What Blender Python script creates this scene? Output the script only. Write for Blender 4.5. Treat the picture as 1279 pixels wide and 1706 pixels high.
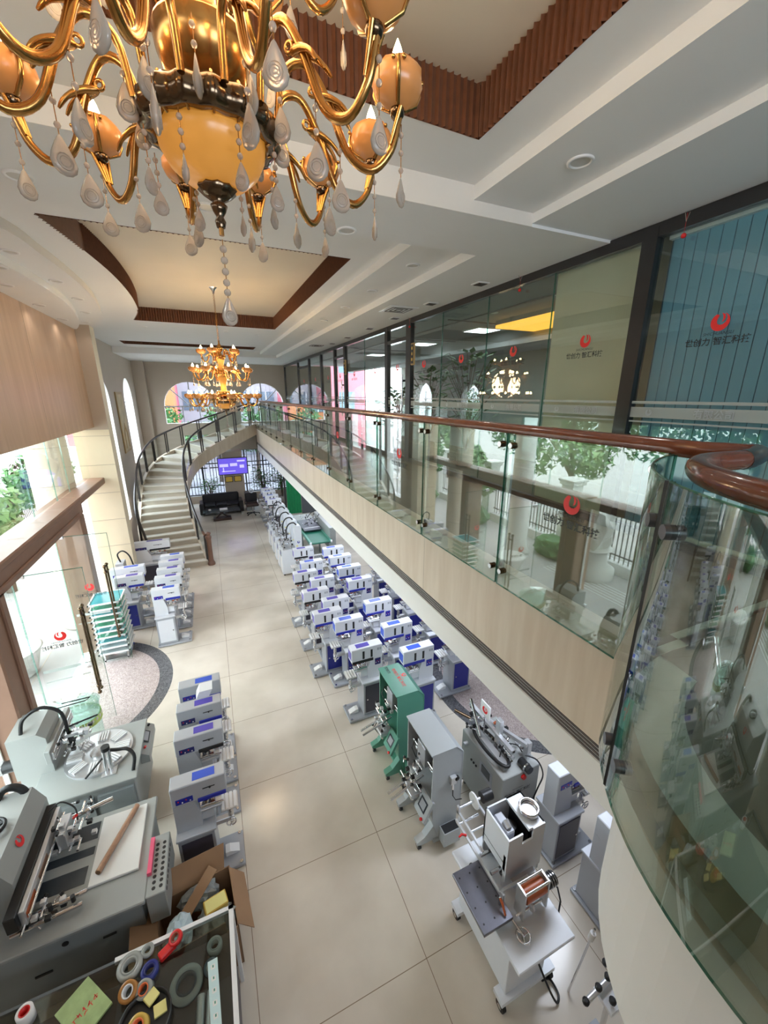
import bpy, bmesh, math, random
from mathutils import Vector, Matrix
from mathutils.geometry import tessellate_polygon
random.seed(7)
PI = math.pi
SC = bpy.context.scene
COL = SC.collection
for o in list(bpy.data.objects): bpy.data.objects.remove(o)

# ---------------------------------------------------------------- camera, sky, sun, exposure
H = 5.2
cam_d = bpy.data.cameras.new('camera'); cam = bpy.data.objects.new('camera', cam_d); COL.objects.link(cam)
cam_d.sensor_fit = 'HORIZONTAL'; cam_d.sensor_width = 36.0; cam_d.lens = 36.0 * 661.44 / 1279
cam_d.clip_start = 0.02; cam_d.clip_end = 300
cam.location = (0, 0, H)
cam.rotation_euler = (math.radians(90 - 16.424), 0, math.radians(-23.439))
SC.camera = cam
SC.view_settings.view_transform = 'Standard'; SC.view_settings.look = 'None'
SC.view_settings.gamma = 1; SC.view_settings.use_curve_mapping = False
SC.view_settings.exposure = 0.42
SC.cycles.transparent_max_bounces = 40
SC.cycles.max_bounces = 9
SC.cycles.sample_clamp_indirect = 4.0
SC.cycles.caustics_reflective = False; SC.cycles.caustics_refractive = False
W = bpy.data.worlds.new('sky'); SC.world = W; W.use_nodes = True
bg = W.node_tree.nodes['Background']; bg.inputs[0].default_value = (0.86, 0.94, 1.0, 1); bg.inputs[1].default_value = 9.0
sd = bpy.data.lights.new('sun', 'SUN'); sd.energy = 3.0; sd.angle = 0.03; sd.color = (1, .96, .88)
so = bpy.data.objects.new('sun', sd); COL.objects.link(so); so.rotation_euler = (0, math.radians(28), math.radians(25))
def area(name, loc, size, energy, rot=(0, 0, 0), color=(1, 1, 1)):
    d = bpy.data.lights.new(name, 'AREA'); d.shape = 'RECTANGLE'; d.size, d.size_y = size; d.energy = energy; d.color = color
    o = bpy.data.objects.new(name, d); COL.objects.link(o); o.location = loc; o.rotation_euler = rot
    return o
# daylight coming in through the entrance glazing, the side arches and the back windows
def portal(name, loc, size, rot):
    """marks a window opening so that sky light is sampled through it"""
    area(name, loc, size, 1, rot).data.cycles.is_portal = True
portal('entrance_daylight', (-2.84, 7.6, 2.3), (4.5, 8.0), (0, math.radians(-90), 0))
portal('side_arch_daylight', (-3.06, 18.8, 4.2), (3.4, 1.9), (0, math.radians(-90), 0))
portal('second_arch_daylight', (-3.06, 14.7, 3.4), (4.6, 1.4), (0, math.radians(-90), 0))
portal('back_window_daylight', (.98, 21.62, 1.45), (5.9, 2.3), (math.radians(-90), 0, 0))
portal('added_window_daylight', (1.2, -3.24, 5.5), (3.6, 1.2), (math.radians(90), 0, 0))  # sky light through the unseen window added behind the camera
portal('arch_daylight', (.95, 21.62, 4.85), (5.6, 2.0), (math.radians(-90), 0, 0))
# luminous panels recessed in the soffit under the gallery
for y in (2.5, 5.5, 8.5, 11.5, 14.5, 17.5):
    area('soffit_panel_light', (3.4, y, 2.62), (1.6, .6), 34, (0, 0, 0), (.80, .87, 1))
def spot(loc, e, col=(1, .93, .84)):  # fill light added at the ceiling downlights, which are unlit themselves
    d = bpy.data.lights.new('downlight_fill', 'SPOT'); d.energy = e; d.color = col; d.spot_size = math.radians(150); d.spot_blend = .8; d.shadow_soft_size = .06
    o = bpy.data.objects.new('downlight_fill', d); COL.objects.link(o); o.location = loc

# ---------------------------------------------------------------- materials
MATS = {}
def nt(name):
    m = bpy.data.materials.new(name); m.use_nodes = True; MATS[name] = m
    t = m.node_tree; return m, t, t.nodes['Principled BSDF']
def P(name, col, rough=.5, metal=0., var=.04, scale=6., emit=None, es=0., bump=0., coat=0.):
    m, t, b = nt(name)
    b.inputs['Roughness'].default_value = rough; b.inputs['Metallic'].default_value = metal
    b.inputs['Coat Weight'].default_value = coat
    n = t.nodes.new('ShaderNodeTexNoise'); n.inputs['Scale'].default_value = scale; n.inputs['Detail'].default_value = 3
    tc = t.nodes.new('ShaderNodeTexCoord'); t.links.new(tc.outputs['Object'], n.inputs['Vector'])
    mx = t.nodes.new('ShaderNodeMix'); mx.data_type = 'RGBA'
    mx.inputs[6].default_value = tuple(max(0, c * (1 - var)) for c in col) + (1,)
    mx.inputs[7].default_value = tuple(min(1, c * (1 + var)) for c in col) + (1,)
    t.links.new(n.outputs['Fac'], mx.inputs[0]); t.links.new(mx.outputs[2], b.inputs['Base Color'])
    if bump:
        bp = t.nodes.new('ShaderNodeBump'); bp.inputs['Strength'].default_value = bump; bp.inputs['Distance'].default_value = .01
        t.links.new(n.outputs['Fac'], bp.inputs['Height']); t.links.new(bp.outputs[0], b.inputs['Normal'])
    if emit:
        b.inputs['Emission Color'].default_value = tuple(emit) + (1,); b.inputs['Emission Strength'].default_value = es
    return m
def G(name, tint, ior=1.5, rough=0., rcol=(1, 1, 1), film=0., filmcol=(1, 1, 1)):
    """thin architectural glass: tinted transmission, Fresnel reflection, optional frosted film"""
    m, t, b = nt(name); t.nodes.remove(b)
    out = [n for n in t.nodes if n.type == 'OUTPUT_MATERIAL'][0]
    tr = t.nodes.new('ShaderNodeBsdfTransparent'); tr.inputs[0].default_value = tuple(tint) + (1,)
    gl = t.nodes.new('ShaderNodeBsdfGlossy'); gl.inputs[0].default_value = tuple(rcol) + (1,); gl.inputs['Roughness'].default_value = rough
    geo = t.nodes.new('ShaderNodeNewGeometry'); dt = t.nodes.new('ShaderNodeVectorMath'); dt.operation = 'DOT_PRODUCT'
    t.links.new(geo.outputs['Incoming'], dt.inputs[0]); t.links.new(geo.outputs['Normal'], dt.inputs[1])
    def mth(op, a, bb):   # Schlick reflectance of either face of the pane
        n = t.nodes.new('ShaderNodeMath'); n.operation = op
        for i, v in enumerate((a, bb)):
            if isinstance(v, (int, float)): n.inputs[i].default_value = v
            elif v is not None: t.links.new(v, n.inputs[i])
        return n.outputs[0]
    f0 = ((ior - 1) / (ior + 1)) ** 2
    sch = mth('ADD', mth('MULTIPLY', mth('POWER', mth('SUBTRACT', 1.0, mth('ABSOLUTE', dt.outputs['Value'], None)), 5.0), 1 - f0), f0)
    mx = t.nodes.new('ShaderNodeMixShader'); t.links.new(sch, mx.inputs[0])
    first = tr
    if film:
        df = t.nodes.new('ShaderNodeBsdfDiffuse'); df.inputs[0].default_value = tuple(filmcol) + (1,)
        m2 = t.nodes.new('ShaderNodeMixShader'); m2.inputs[0].default_value = film
        t.links.new(tr.outputs[0], m2.inputs[1]); t.links.new(df.outputs[0], m2.inputs[2]); first = m2
    t.links.new(first.outputs[0], mx.inputs[1]); t.links.new(gl.outputs[0], mx.inputs[2]); t.links.new(mx.outputs[0], out.inputs[0])
    return m
P('ceiling_white', (.87, .87, .86), .7, var=.02, scale=2)
P('tray_cream', (.74, .66, .54), .6, var=.06, scale=1.2)
P('band_warm_lit', (.80, .76, .70), .7, var=.03)  # warm chandelier light on the ceiling step faces, put into the colour
P('slat_wood', (.15, .055, .025), .5, var=.3, scale=20)
P('wall_stone', (.50, .42, .34), .45, var=.06, scale=1.5)
P('pier_cream', (.82, .72, .54), .5, var=.03)
P('column_cream', (.72, .63, .50), .5, var=.04)
P('joint_dark', (.45, .38, .30), .7)
P('portal_brown', (.27, .15, .10), .45, var=.15, scale=5)
P('white_paint', (.84, .83, .80), .4, var=.02)
P('vent_dark', (.10, .08, .075), .5)
P('black_metal', (.016, .016, .018), .35, 0, coat=.2)
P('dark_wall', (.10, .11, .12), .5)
P('mezz_floor', (.20, .175, .125), .25, var=.12, scale=1.3)
P('bay_curb', (.62, .66, .56), .35)
P('handrail_wood', (.17, .045, .018), .22, var=.35, scale=14, coat=.5)
P('rail_dark', (.035, .028, .026), .3, coat=.3)
P('newel_wood', (.17, .08, .05), .3, var=.3, coat=.4)
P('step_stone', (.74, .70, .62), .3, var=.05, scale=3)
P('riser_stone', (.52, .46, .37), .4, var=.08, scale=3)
P('steel', (.62, .62, .63), .22, 1., var=.05)
P('chrome', (.8, .8, .82), .12, 1., var=.02)
P('alu', (.70, .71, .73), .35, .7, var=.05)
P('printer_grey', (.50, .52, .56), .4, .15, var=.03)
P('printer_white', (.74, .76, .81), .35, var=.02)
P('printer_frame', (.40, .42, .46), .4, .2)
P('slot_white', (.85, .85, .86), .35)
P('label_blue', (.045, .11, .62), .3)
P('label_purple', (.10, .075, .45), .3)
P('panel_blue', (.02, .03, .36), .3)
P('panel_navy', (.018, .02, .14), .3)
P('door_blue', (.014, .022, .25), .35)
P('door_dark', (.045, .04, .06), .4)
P('black_plastic', (.012, .012, .013), .4)
P('rubber', (.02, .02, .02), .6)
P('white_plastic', (.85, .85, .85), .4)
P('body_grey', (.30, .33, .335), .4, .1, var=.04)
P('body_pale', (.37, .385, .37), .4, var=.04)
P('body_silver', (.47, .51, .53), .35, .1, var=.03)
P('body_green', (.10, .33, .24), .35, var=.04)
P('belt_green', (.02, .16, .10), .4)
P('belt_grey', (.20, .21, .22), .6)
P('machine_white', (.80, .84, .90), .3, var=.02)
P('plate_dark', (.17, .17, .20), .3, .7, var=.2, scale=9)
P('roll_orange', (.50, .12, .04), .35)
P('red', (.72, .02, .02), .35)
P('logo_red', (.78, .02, .02), .45, var=.01)
P('ink_black', (.014, .014, .016), .5)
P('screen_dark', (.05, .06, .07), .15)
P('cardboard', (.34, .20, .11), .8, var=.12, scale=5)
P('cardboard_dark', (.17, .09, .05), .85, var=.1)
P('plastic_bag', (.55, .68, .76), .3, var=.15, scale=10)
P('pink_paper', (.85, .12, .22), .6)
P('foil_tube', (.45, .27, .18), .3, .5, var=.3, scale=30)
P('book_green', (.36, .48, .20), .5, var=.35, scale=14)
P('book_pages', (.8, .78, .68), .7)
P('tape_clear', (.36, .38, .36), .15, var=.2)
P('tape_yellow', (.72, .48, .10), .25)
P('tape_orange', (.85, .20, .07), .35)
P('tape_brown', (.45, .20, .05), .35)
P('tape_blue', (.02, .03, .22), .3)
P('note_yellow', (.86, .78, .30), .6)
P('paper_white', (.84, .85, .88), .6, var=.02)
P('paper_cyan', (.62, .80, .80), .6)
P('sofa_black', (.012, .012, .016), .35, var=.2)
P('wood_dark', (.05, .03, .025), .35)
P('gold_plaque', (.80, .55, .10), .35, .3)
P('leaf', (.05, .16, .035), .5, var=.5, scale=3)
P('leaf_light', (.15, .26, .10), .5, var=.5, scale=3)
P('bark', (.14, .10, .07), .9)
P('pot', (.30, .27, .24), .6)
P('paving', (.36, .35, .34), .7, var=.08, scale=1.5)
P('fence_white', (.80, .80, .78), .6)
P('pink_wall', (.50, .13, .17), .8)
P('orange_wall', (.52, .17, .06), .8)
P('pale_wall', (.30, .31, .33), .8)
P('window_blue', (.10, .15, .19), .2)
P('statue_stone', (.66, .66, .63), .8, bump=.4)
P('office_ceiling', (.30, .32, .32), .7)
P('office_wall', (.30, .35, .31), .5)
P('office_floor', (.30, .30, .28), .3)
P('blind_blue', (.20, .44, .60), .6, var=.06)
P('blind_line', (.05, .13, .22), .6)
P('led_panel', (1, 1, 1), .5, emit=(.95, .98, 1), es=4)
P('orange_cove', (.8, .4, .05), .5, emit=(1, .45, .06), es=1.3)
P('downlight_lens', (.62, .60, .56), .4)
P('curtain_green', (.02, .30, .11), .8, var=.2)
P('gold', (.56, .29, .09), .24, 1., var=.2, scale=30)
P('dark_gold', (.16, .11, .07), .18, 1., var=.4, scale=25)
P('amber', (.62, .27, .09), .25, var=.4, scale=9, emit=(1, .36, .08), es=.07)
P('amber_lit', (.66, .30, .07), .25, var=.35, scale=7, emit=(1, .40, .05), es=.24)
P('flame_bulb', (1, .85, .5), .3, emit=(1, .74, .36), es=45)
P('frosted_marks', (.80, .82, .80), .8)
P('granite_dark', (.06, .06, .065), .3, var=.8, scale=90)
P('frame_gold', (.42, .28, .12), .4, .3)
P('painting', (.55, .45, .28), .6, var=.5, scale=3)
P('copper_red', (.35, .08, .04), .4)
P('teal_screen', (.05, .42, .50), .25, var=.3, scale=3)
P('green_screen', (.05, .42, .24), .25, var=.3, scale=3)
P('grey_screen', (.45, .52, .55), .4)
P('tv_violet', (.10, .07, .60), .3, emit=(.20, .14, .95), es=.55)
P('tv_light', (.6, .6, .9), .3, emit=(.55, .5, 1), es=.7)
P('counter_lime', (.55, .68, .18), .4)
G('glass_clear', (.955, .985, .97), 1.38)
G('glass_balustrade', (.86, .91, .88), 2.0)
G('glass_bay', (.64, .70, .65), 2.1)
G('pane_edge', (.62, .80, .74), 1.4, film=.2, filmcol=(.5, .68, .62))
G('glass_stair', (.90, .95, .93), 1.45)
G('glass_wall', (.84, .90, .89), 1.6)
G('glass_case', (.80, .84, .82), 1.5)
G('glass_tank', (.86, .95, .92), 1.4, film=.25, filmcol=(.7, .85, .8))
G('window_film', (.93, .96, 1), 1.45)
G('window_tint', (.58, .63, .70), 1.45)
G('frost_band', (.8, .85, .83), 1.4, film=.38, filmcol=(.78, .82, .8))
G('glass_edge', (.30, .62, .52), 1.4, film=.35, filmcol=(.14, .34, .28))
m, t, b = nt('crystal')
b.inputs['Base Color'].default_value = (.93, .80, .67, 1); b.inputs['Roughness'].default_value = .2
b.inputs['Transmission Weight'].default_value = .6; b.inputs['IOR'].default_value = 1.38
def floor_material():
    m, t, b = nt('floor_tile'); N = t.nodes.new; L = t.links.new
    g = N('ShaderNodeNewGeometry'); s = N('ShaderNodeSeparateXYZ'); L(g.outputs['Position'], s.inputs[0])
    def M(op, a, bb=None, c=None):
        n = N('ShaderNodeMath'); n.operation = op
        for i, v in enumerate((a, bb, c)):
            if v is None: continue
            if isinstance(v, (int, float)): n.inputs[i].default_value = v
            else: L(v, n.inputs[i])
        return n.outputs[0]
    def line(src, off, per):
        return M('LESS_THAN', M('ABSOLUTE', M('SUBTRACT', M('FRACT', M('DIVIDE', M('SUBTRACT', src, off - per / 2), per)), .5)), .0032 / per)
    ln = M('MAXIMUM', line(s.outputs[0], -.17, .76 * 2), line(s.outputs[1], 2.085, 1.255))
    n1 = N('ShaderNodeTexNoise'); n1.inputs['Scale'].default_value = .9; n1.inputs['Detail'].default_value = 6; L(g.outputs['Position'], n1.inputs['Vector'])
    cr = N('ShaderNodeValToRGB'); cr.color_ramp.elements[0].color = (.60, .535, .445, 1); cr.color_ramp.elements[1].color = (.80, .735, .635, 1)
    cr.color_ramp.elements[0].position = .3; cr.color_ramp.elements[1].position = .7
    L(n1.outputs[0], cr.inputs[0])
    mx = N('ShaderNodeMix'); mx.data_type = 'RGBA'; L(ln, mx.inputs[0]); L(cr.outputs[0], mx.inputs[6]); mx.inputs[7].default_value = (.26, .19, .13, 1)
    # pinkish speckled granite at the entrance, with a dark granite ring; a second disc on the other side
    def disc(cx, cy, sx=1.0):
        dx = M('MULTIPLY', M('SUBTRACT', s.outputs[0], cx), sx); dy = M('SUBTRACT', s.outputs[1], cy)
        return M('SQRT', M('ADD', M('MULTIPLY', dx, dx), M('MULTIPLY', dy, dy)))
    d = M('MINIMUM', disc(-3.0, 7.55), disc(5.1, 4.9))
    sp = N('ShaderNodeTexVoronoi'); sp.inputs['Scale'].default_value = 70; L(g.outputs['Position'], sp.inputs['Vector'])
    c2 = N('ShaderNodeValToRGB'); c2.color_ramp.elements[0].color = (.30, .24, .23, 1); c2.color_ramp.elements[1].color = (.62, .53, .50, 1)
    L(sp.outputs['Color'], c2.inputs[0])
    c3 = N('ShaderNodeValToRGB'); c3.color_ramp.elements[0].color = (.05, .05, .055, 1); c3.color_ramp.elements[1].color = (.20, .20, .21, 1)
    L(sp.outputs['Color'], c3.inputs[0])
    m2 = N('ShaderNodeMix'); m2.data_type = 'RGBA'; L(M('LESS_THAN', d, 1.83), m2.inputs[0]); L(mx.outputs[2], m2.inputs[6]); L(c3.outputs[0], m2.inputs[7])
    m3 = N('ShaderNodeMix'); m3.data_type = 'RGBA'; L(M('LESS_THAN', d, 1.6), m3.inputs[0]); L(m2.outputs[2], m3.inputs[6]); L(c2.outputs[0], m3.inputs[7])
    L(m3.outputs[2], b.inputs['Base Color']); b.inputs['Roughness'].default_value = .17
    b.inputs['Specular IOR Level'].default_value = .55
floor_material()
def veined(name, c0, c1, rough, sc=(1, 1, .25)):
    m, t, b = nt(name); N = t.nodes.new; L = t.links.new
    tc = N('ShaderNodeNewGeometry'); mp = N('ShaderNodeMapping'); mp.inputs['Scale'].default_value = sc; L(tc.outputs['Position'], mp.inputs[0])
    n = N('ShaderNodeTexNoise'); n.inputs['Scale'].default_value = 6; n.inputs['Detail'].default_value = 5; L(mp.outputs[0], n.inputs['Vector'])
    r = N('ShaderNodeValToRGB'); r.color_ramp.elements[0].position = .35; r.color_ramp.elements[1].position = .65
    r.color_ramp.elements[0].color = tuple(c0) + (1,); r.color_ramp.elements[1].color = tuple(c1) + (1,)
    L(n.outputs[0], r.inputs[0]); L(r.outputs[0], b.inputs['Base Color']); b.inputs['Roughness'].default_value = rough
veined('panel_travertine', (.52, .345, .225), (.60, .415, .285), .3, (1.5, 1.5, .12))
veined('fascia_marble', (.66, .55, .43), (.74, .64, .52), .3, (1.5, 1.5, .2))

# ---------------------------------------------------------------- mesh builder
class MB:
    def __init__(s, mir=1): s.v = []; s.f = []; s.m = []; s.sm = []; s.mn = []; s.mir = mir
    def mi(s, m):
        if m not in s.mn: s.mn.append(m)
        return s.mn.index(m)
    def add(s, vs, fs, m, smooth=False, M=None):
        k = len(s.v); i = s.mi(m)
        for v in vs:
            v = Vector(v)
            if M is not None: v = M @ v
            s.v.append((v.x * s.mir, v.y, v.z))
        for f in fs:
            f = [k + j for j in f]
            s.f.append(f[::-1] if s.mir < 0 else f); s.m.append(i); s.sm.append(smooth)
        return s
    def b(s, x0, x1, y0, y1, z0, z1, m, M=None, c=0.):
        if x1 < x0: x0, x1 = x1, x0
        if c <= 0:
            vs = [(x, y, z) for z in (z0, z1) for y in (y0, y1) for x in (x0, x1)]
            return s.add(vs, [(0, 2, 3, 1), (4, 5, 7, 6), (0, 1, 5, 4), (2, 6, 7, 3), (0, 4, 6, 2), (1, 3, 7, 5)], m, M=M)
        c = min(c, (x1 - x0) / 2.01, (y1 - y0) / 2.01, (z1 - z0) / 2.01)
        bm = bmesh.new(); bmesh.ops.create_cube(bm, size=1)
        for v in bm.verts: v.co = Vector(((x0 + x1) / 2 + v.co.x * (x1 - x0), (y0 + y1) / 2 + v.co.y * (y1 - y0), (z0 + z1) / 2 + v.co.z * (z1 - z0)))
        bmesh.ops.bevel(bm, geom=bm.edges[:], offset=c, segments=1, affect='EDGES')
        bm.verts.index_update()
        s.add([v.co[:] for v in bm.verts], [[v.index for v in f.verts] for f in bm.faces], m, M=M); bm.free(); return s
    def cyl(s, p0, p1, r, m, n=12, r1=None, caps=True, M=None):
        p0 = Vector(p0); p1 = Vector(p1); d = (p1 - p0); r1 = r if r1 is None else r1
        q = Vector((0, 0, 1)).rotation_difference(d.normalized() if d.length else Vector((0, 0, 1)))
        vs = []
        for p, rr in ((p0, r), (p1, r1)):
            for k in range(n):
                a = 2 * PI * k / n; vs.append(p + q @ Vector((rr * math.cos(a), rr * math.sin(a), 0)))
        s.add(vs, [(k, (k + 1) % n, n + (k + 1) % n, n + k) for k in range(n)], m, True, M)
        if caps: s.add(vs, [tuple(range(n))[::-1], tuple(range(n, 2 * n))], m, False, M)
        return s
    def tube(s, pts, r, m, n=8, closed=False, M=None, flat=1.0):
        pts = [Vector(p) for p in pts]; K = len(pts); vs = []
        up = Vector((0, 0, 1)); prev = None
        for i, p in enumerate(pts):
            a = pts[(i - 1) % K] if (closed or i > 0) else p; c = pts[(i + 1) % K] if (closed or i < K - 1) else p
            t = (c - a).normalized()
            if prev is None:
                u = t.cross(up)
                if u.length < .05: u = t.cross(Vector((1, 0, 0)))
                u.normalize()
            else:
                u = (prev - t * prev.dot(t)); u.normalize()
            prev = u; w = t.cross(u); rr = r[i] if isinstance(r, (list, tuple)) else r
            for k in range(n):
                an = 2 * PI * k / n; vs.append(p + u * (rr * math.cos(an)) + w * (rr * flat * math.sin(an)))
        fs = []
        for i in range(K if closed else K - 1):
            j = (i + 1) % K
            for k in range(n): fs.append((i * n + k, i * n + (k + 1) % n, j * n + (k + 1) % n, j * n + k))
        s.add(vs, fs, m, True, M)
        if not closed: s.add(vs, [tuple(range(n))[::-1], tuple(range((K - 1) * n, K * n))], m, False, M)
        return s
    def lathe(s, prof, m, n=20, o=(0, 0, 0), M=None, sx=1., sy=1., wob=None, smooth=True):
        vs = []
        for i, (r, z) in enumerate(prof):
            for k in range(n):
                a = 2 * PI * k / n; q = r * (wob(i, k, n) if wob else 1)
                vs.append((o[0] + q * math.cos(a) * sx, o[1] + q * math.sin(a) * sy, o[2] + z))
        fs = [(i * n + k, i * n + (k + 1) % n, (i + 1) * n + (k + 1) % n, (i + 1) * n + k) for i in range(len(prof) - 1) for k in range(n)]
        s.add(vs, fs, m, smooth, M)
        closed = abs(prof[0][0] - prof[-1][0]) + abs(prof[0][1] - prof[-1][1]) < 1e-6 or len(prof) == 2 and prof[0][1] == prof[1][1]
        if prof[0][0] > 1e-3 and not closed: s.add(vs, [tuple(range(n))[::-1]], m, False, M)
        if prof[-1][0] > 1e-3 and not closed and not (len(prof) > 1 and prof[0][1] == prof[-1][1] and prof[0][0] < 1e-3): s.add(vs, [tuple(range((len(prof) - 1) * n, len(prof) * n))], m, False, M)
        return s
    def sph(s, c, r, m, n=10, sx=1, sy=1, sz=1, M=None):
        k = max(4, n // 2)
        return s.lathe([(r * math.sin(PI * i / k), -r * sz * math.cos(PI * i / k)) for i in range(k + 1)], m, n, c, M, sx, sy)
    def prism(s, poly, a0, a1, m, ax='z', M=None):
        n = len(poly)
        def T(p, a): return {'z': (p[0], p[1], a), 'y': (p[0], a, p[1]), 'x': (a, p[0], p[1])}[ax]
        vs = [T(p, a0) for p in poly] + [T(p, a1) for p in poly]
        tr = tessellate_polygon([[Vector((p[0], p[1], 0)) for p in poly]])
        fs = [tuple(t) for t in tr] + [tuple(i + n for i in t)[::-1] for t in tr] + [(i, (i + 1) % n, n + (i + 1) % n, n + i) for i in range(n)]
        return s.add(vs, fs, m, M=M)
    def flat(s, outer, holes, z, m, ax='z', M=None):
        loops = [[Vector((p[0], p[1], 0)) for p in l] for l in [outer] + list(holes)]
        pts = [p for l in loops for p in l]; tr = tessellate_polygon(loops)
        def T(p): return {'z': (p[0], p[1], z), 'y': (p[0], z, p[1]), 'x': (z, p[0], p[1])}[ax]
        return s.add([T(p) for p in pts], [tuple(t) for t in tr], m, M=M)
    def strip(s, path, z0, z1, m, closed=False):
        n = len(path); vs = [(p[0], p[1], z0) for p in path] + [(p[0], p[1], z1) for p in path]
        return s.add(vs, [(i, (i + 1) % n, n + (i + 1) % n, n + i) for i in range(n if closed else n - 1)], m)
    def torus(s, c, R, r, m, ax='z', n=20, k=6, M=None):
        pts = []
        for i in range(n):
            a = 2 * PI * i / n; x, y = R * math.cos(a), R * math.sin(a)
            pts.append(Vector(c) + Vector({'z': (x, y, 0), 'y': (x, 0, y), 'x': (0, x, y)}[ax]))
        return s.tube(pts, r, m, k, True, M)
    def build(s, name, parent=None, loc=None, rot=None, bev=0.):
        me = bpy.data.meshes.new(name); me.from_pydata(s.v, [], s.f)
        for x in s.mn: me.materials.append(MATS[x])
        me.polygons.foreach_set('material_index', s.m); me.polygons.foreach_set('use_smooth', s.sm)
        bm = bmesh.new(); bm.from_mesh(me); bmesh.ops.recalc_face_normals(bm, faces=bm.faces[:]); bm.to_mesh(me); bm.free()
        me.update()
        o = bpy.data.objects.new(name, me); COL.objects.link(o)
        if parent is not None: o.parent = parent
        if loc is not None: o.location = loc
        if rot is not None: o.rotation_euler = rot
        if bev:
            md = o.modifiers.new('bevel', 'BEVEL'); md.width = bev; md.segments = 2; md.limit_method = 'ANGLE'
        return o
def crom(pts, n=6, closed=False):
    pts = [Vector(p) for p in pts]; out = []; K = len(pts)
    for i in range(K if closed else K - 1):
        g = lambda j: pts[j % K] if closed else pts[max(0, min(K - 1, j))]
        p0, p1, p2, p3 = g(i - 1), g(i), g(i + 1), g(i + 2)
        for k in range(n):
            u = k / n
            out.append(.5 * ((2 * p1) + (p2 - p0) * u + (2 * p0 - 5 * p1 + 4 * p2 - p3) * u * u + (3 * p1 - p0 - 3 * p2 + p3) * u ** 3))
    if not closed: out.append(pts[-1])
    return out
TXT = {}
def text_geo(s):
    if s not in TXT:
        c = bpy.data.curves.new('lettering', 'FONT'); c.body = s; c.size = 1; c.align_x = 'CENTER'; c.resolution_u = 2
        if any(ord(q) > 255 for q in s): c.offset = .016
        o = bpy.data.objects.new('lettering', c); COL.objects.link(o)
        me = bpy.data.meshes.new_from_object(o)
        TXT[s] = ([v.co.copy() for v in me.vertices], [tuple(p.vertices) for p in me.polygons])
        bpy.data.objects.remove(o); bpy.data.curves.remove(c); bpy.data.meshes.remove(me)
    return TXT[s]
def put_text(mb, s, M, size, m, shear=0.):
    vs, fs = text_geo(s)
    mb.add([((v.x + shear * v.y) * size, v.y * size, 0) for v in vs], fs, m, M=M)
def basis(o, x, y):
    x = Vector(x).normalized(); y = Vector(y).normalized(); z = x.cross(y)
    return Matrix(((x.x, y.x, z.x, o[0]), (x.y, y.y, z.y, o[1]), (x.z, y.z, z.z, o[2]), (0, 0, 0, 1)))
def emblem(mb, M, r, m='logo_red'):
    """red bird-like swirl: a heavy bowl that sweeps up into two wings around a pale notch"""
    o_ = [(r * math.cos(math.radians(a)), r * math.sin(math.radians(a))) for a in range(118, 436, 12)]
    i_ = [(.62 * r, .62 * r), (.70 * r, .25 * r), (.58 * r, -.08 * r), (.30 * r, -.30 * r), (.0, -.34 * r), (-.26 * r, -.2 * r), (-.36 * r, .08 * r), (-.30 * r, .42 * r), (-.16 * r, .74 * r)]
    mb.flat(o_ + i_, [], 0, m, M=M)
    mb.flat([(.02 * r, .98 * r), (.40 * r, .78 * r), (.50 * r, .40 * r), (.38 * r, .08 * r), (.16 * r, -.06 * r), (.26 * r, .30 * r), (.20 * r, .66 * r)], [], 0, m, M=M)
def decal(mb, M, h):
    """emblem, latin word, company name; h = width of the chinese line"""
    emblem(mb, M @ Matrix.Translation((0, h * .29, 0)), h * .145)
    put_text(mb, 'SHICHUANGLI', M @ Matrix.Translation((0, h * .085, 0)), h * .072, 'ink_black', .2)
    put_text(mb, '世创力 智汇科技', M @ Matrix.Translation((0, -h * .065, 0)), h * .139, 'ink_black')
def kids(o): return [c for c in bpy.data.objects if c.parent == o]
KID = {}
def copy_tree(o, parent=None):
    c = o.copy(); COL.objects.link(c)
    if parent is not None: c.parent = parent
    ch = KID.get(o.name)
    if ch is None: ch = KID[o.name] = list(o.children)
    KID[c.name] = [copy_tree(x, c) for x in ch]
    return c
def tag(o, label=None, cat=None, group=None, kind=None):
    if label: o['label'] = label
    if cat: o['category'] = cat
    if group: o['group'] = group
    if kind: o['kind'] = kind
    return o
def thing(name, label, cat, loc=(0, 0, 0), rz=0, group=None):
    o = bpy.data.objects.new(name, None); COL.objects.link(o); o.empty_display_size = .1
    o.location = loc; o.rotation_euler = (0, 0, rz)
    return tag(o, label, cat, group)
def struct(name, mb, bev=0.): return tag(mb.build(name, bev=bev), kind='structure')
ORD = ['first', 'second', 'third', 'fourth', 'fifth', 'sixth', 'seventh', 'eighth', 'ninth', 'tenth', 'eleventh', 'twelfth', 'thirteenth', 'fourteenth', 'fifteenth', 'sixteenth', 'seventeenth', 'eighteenth']

# ================================================================ THE SETTING
ZM = 3.85           # gallery floor
XF, XG = 2.05, 3.8  # gallery fascia, upstairs glass wall
ZL, ZI, ZH, ZT = 6.61, 6.71, 6.81, 7.09   # ceiling: low soffit, middle step, main, tray tops
f = MB(); f.b(-2.78, 6.2, -3, 21.3, -.12, 0, 'floor_tile'); struct('floor', f)
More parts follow.
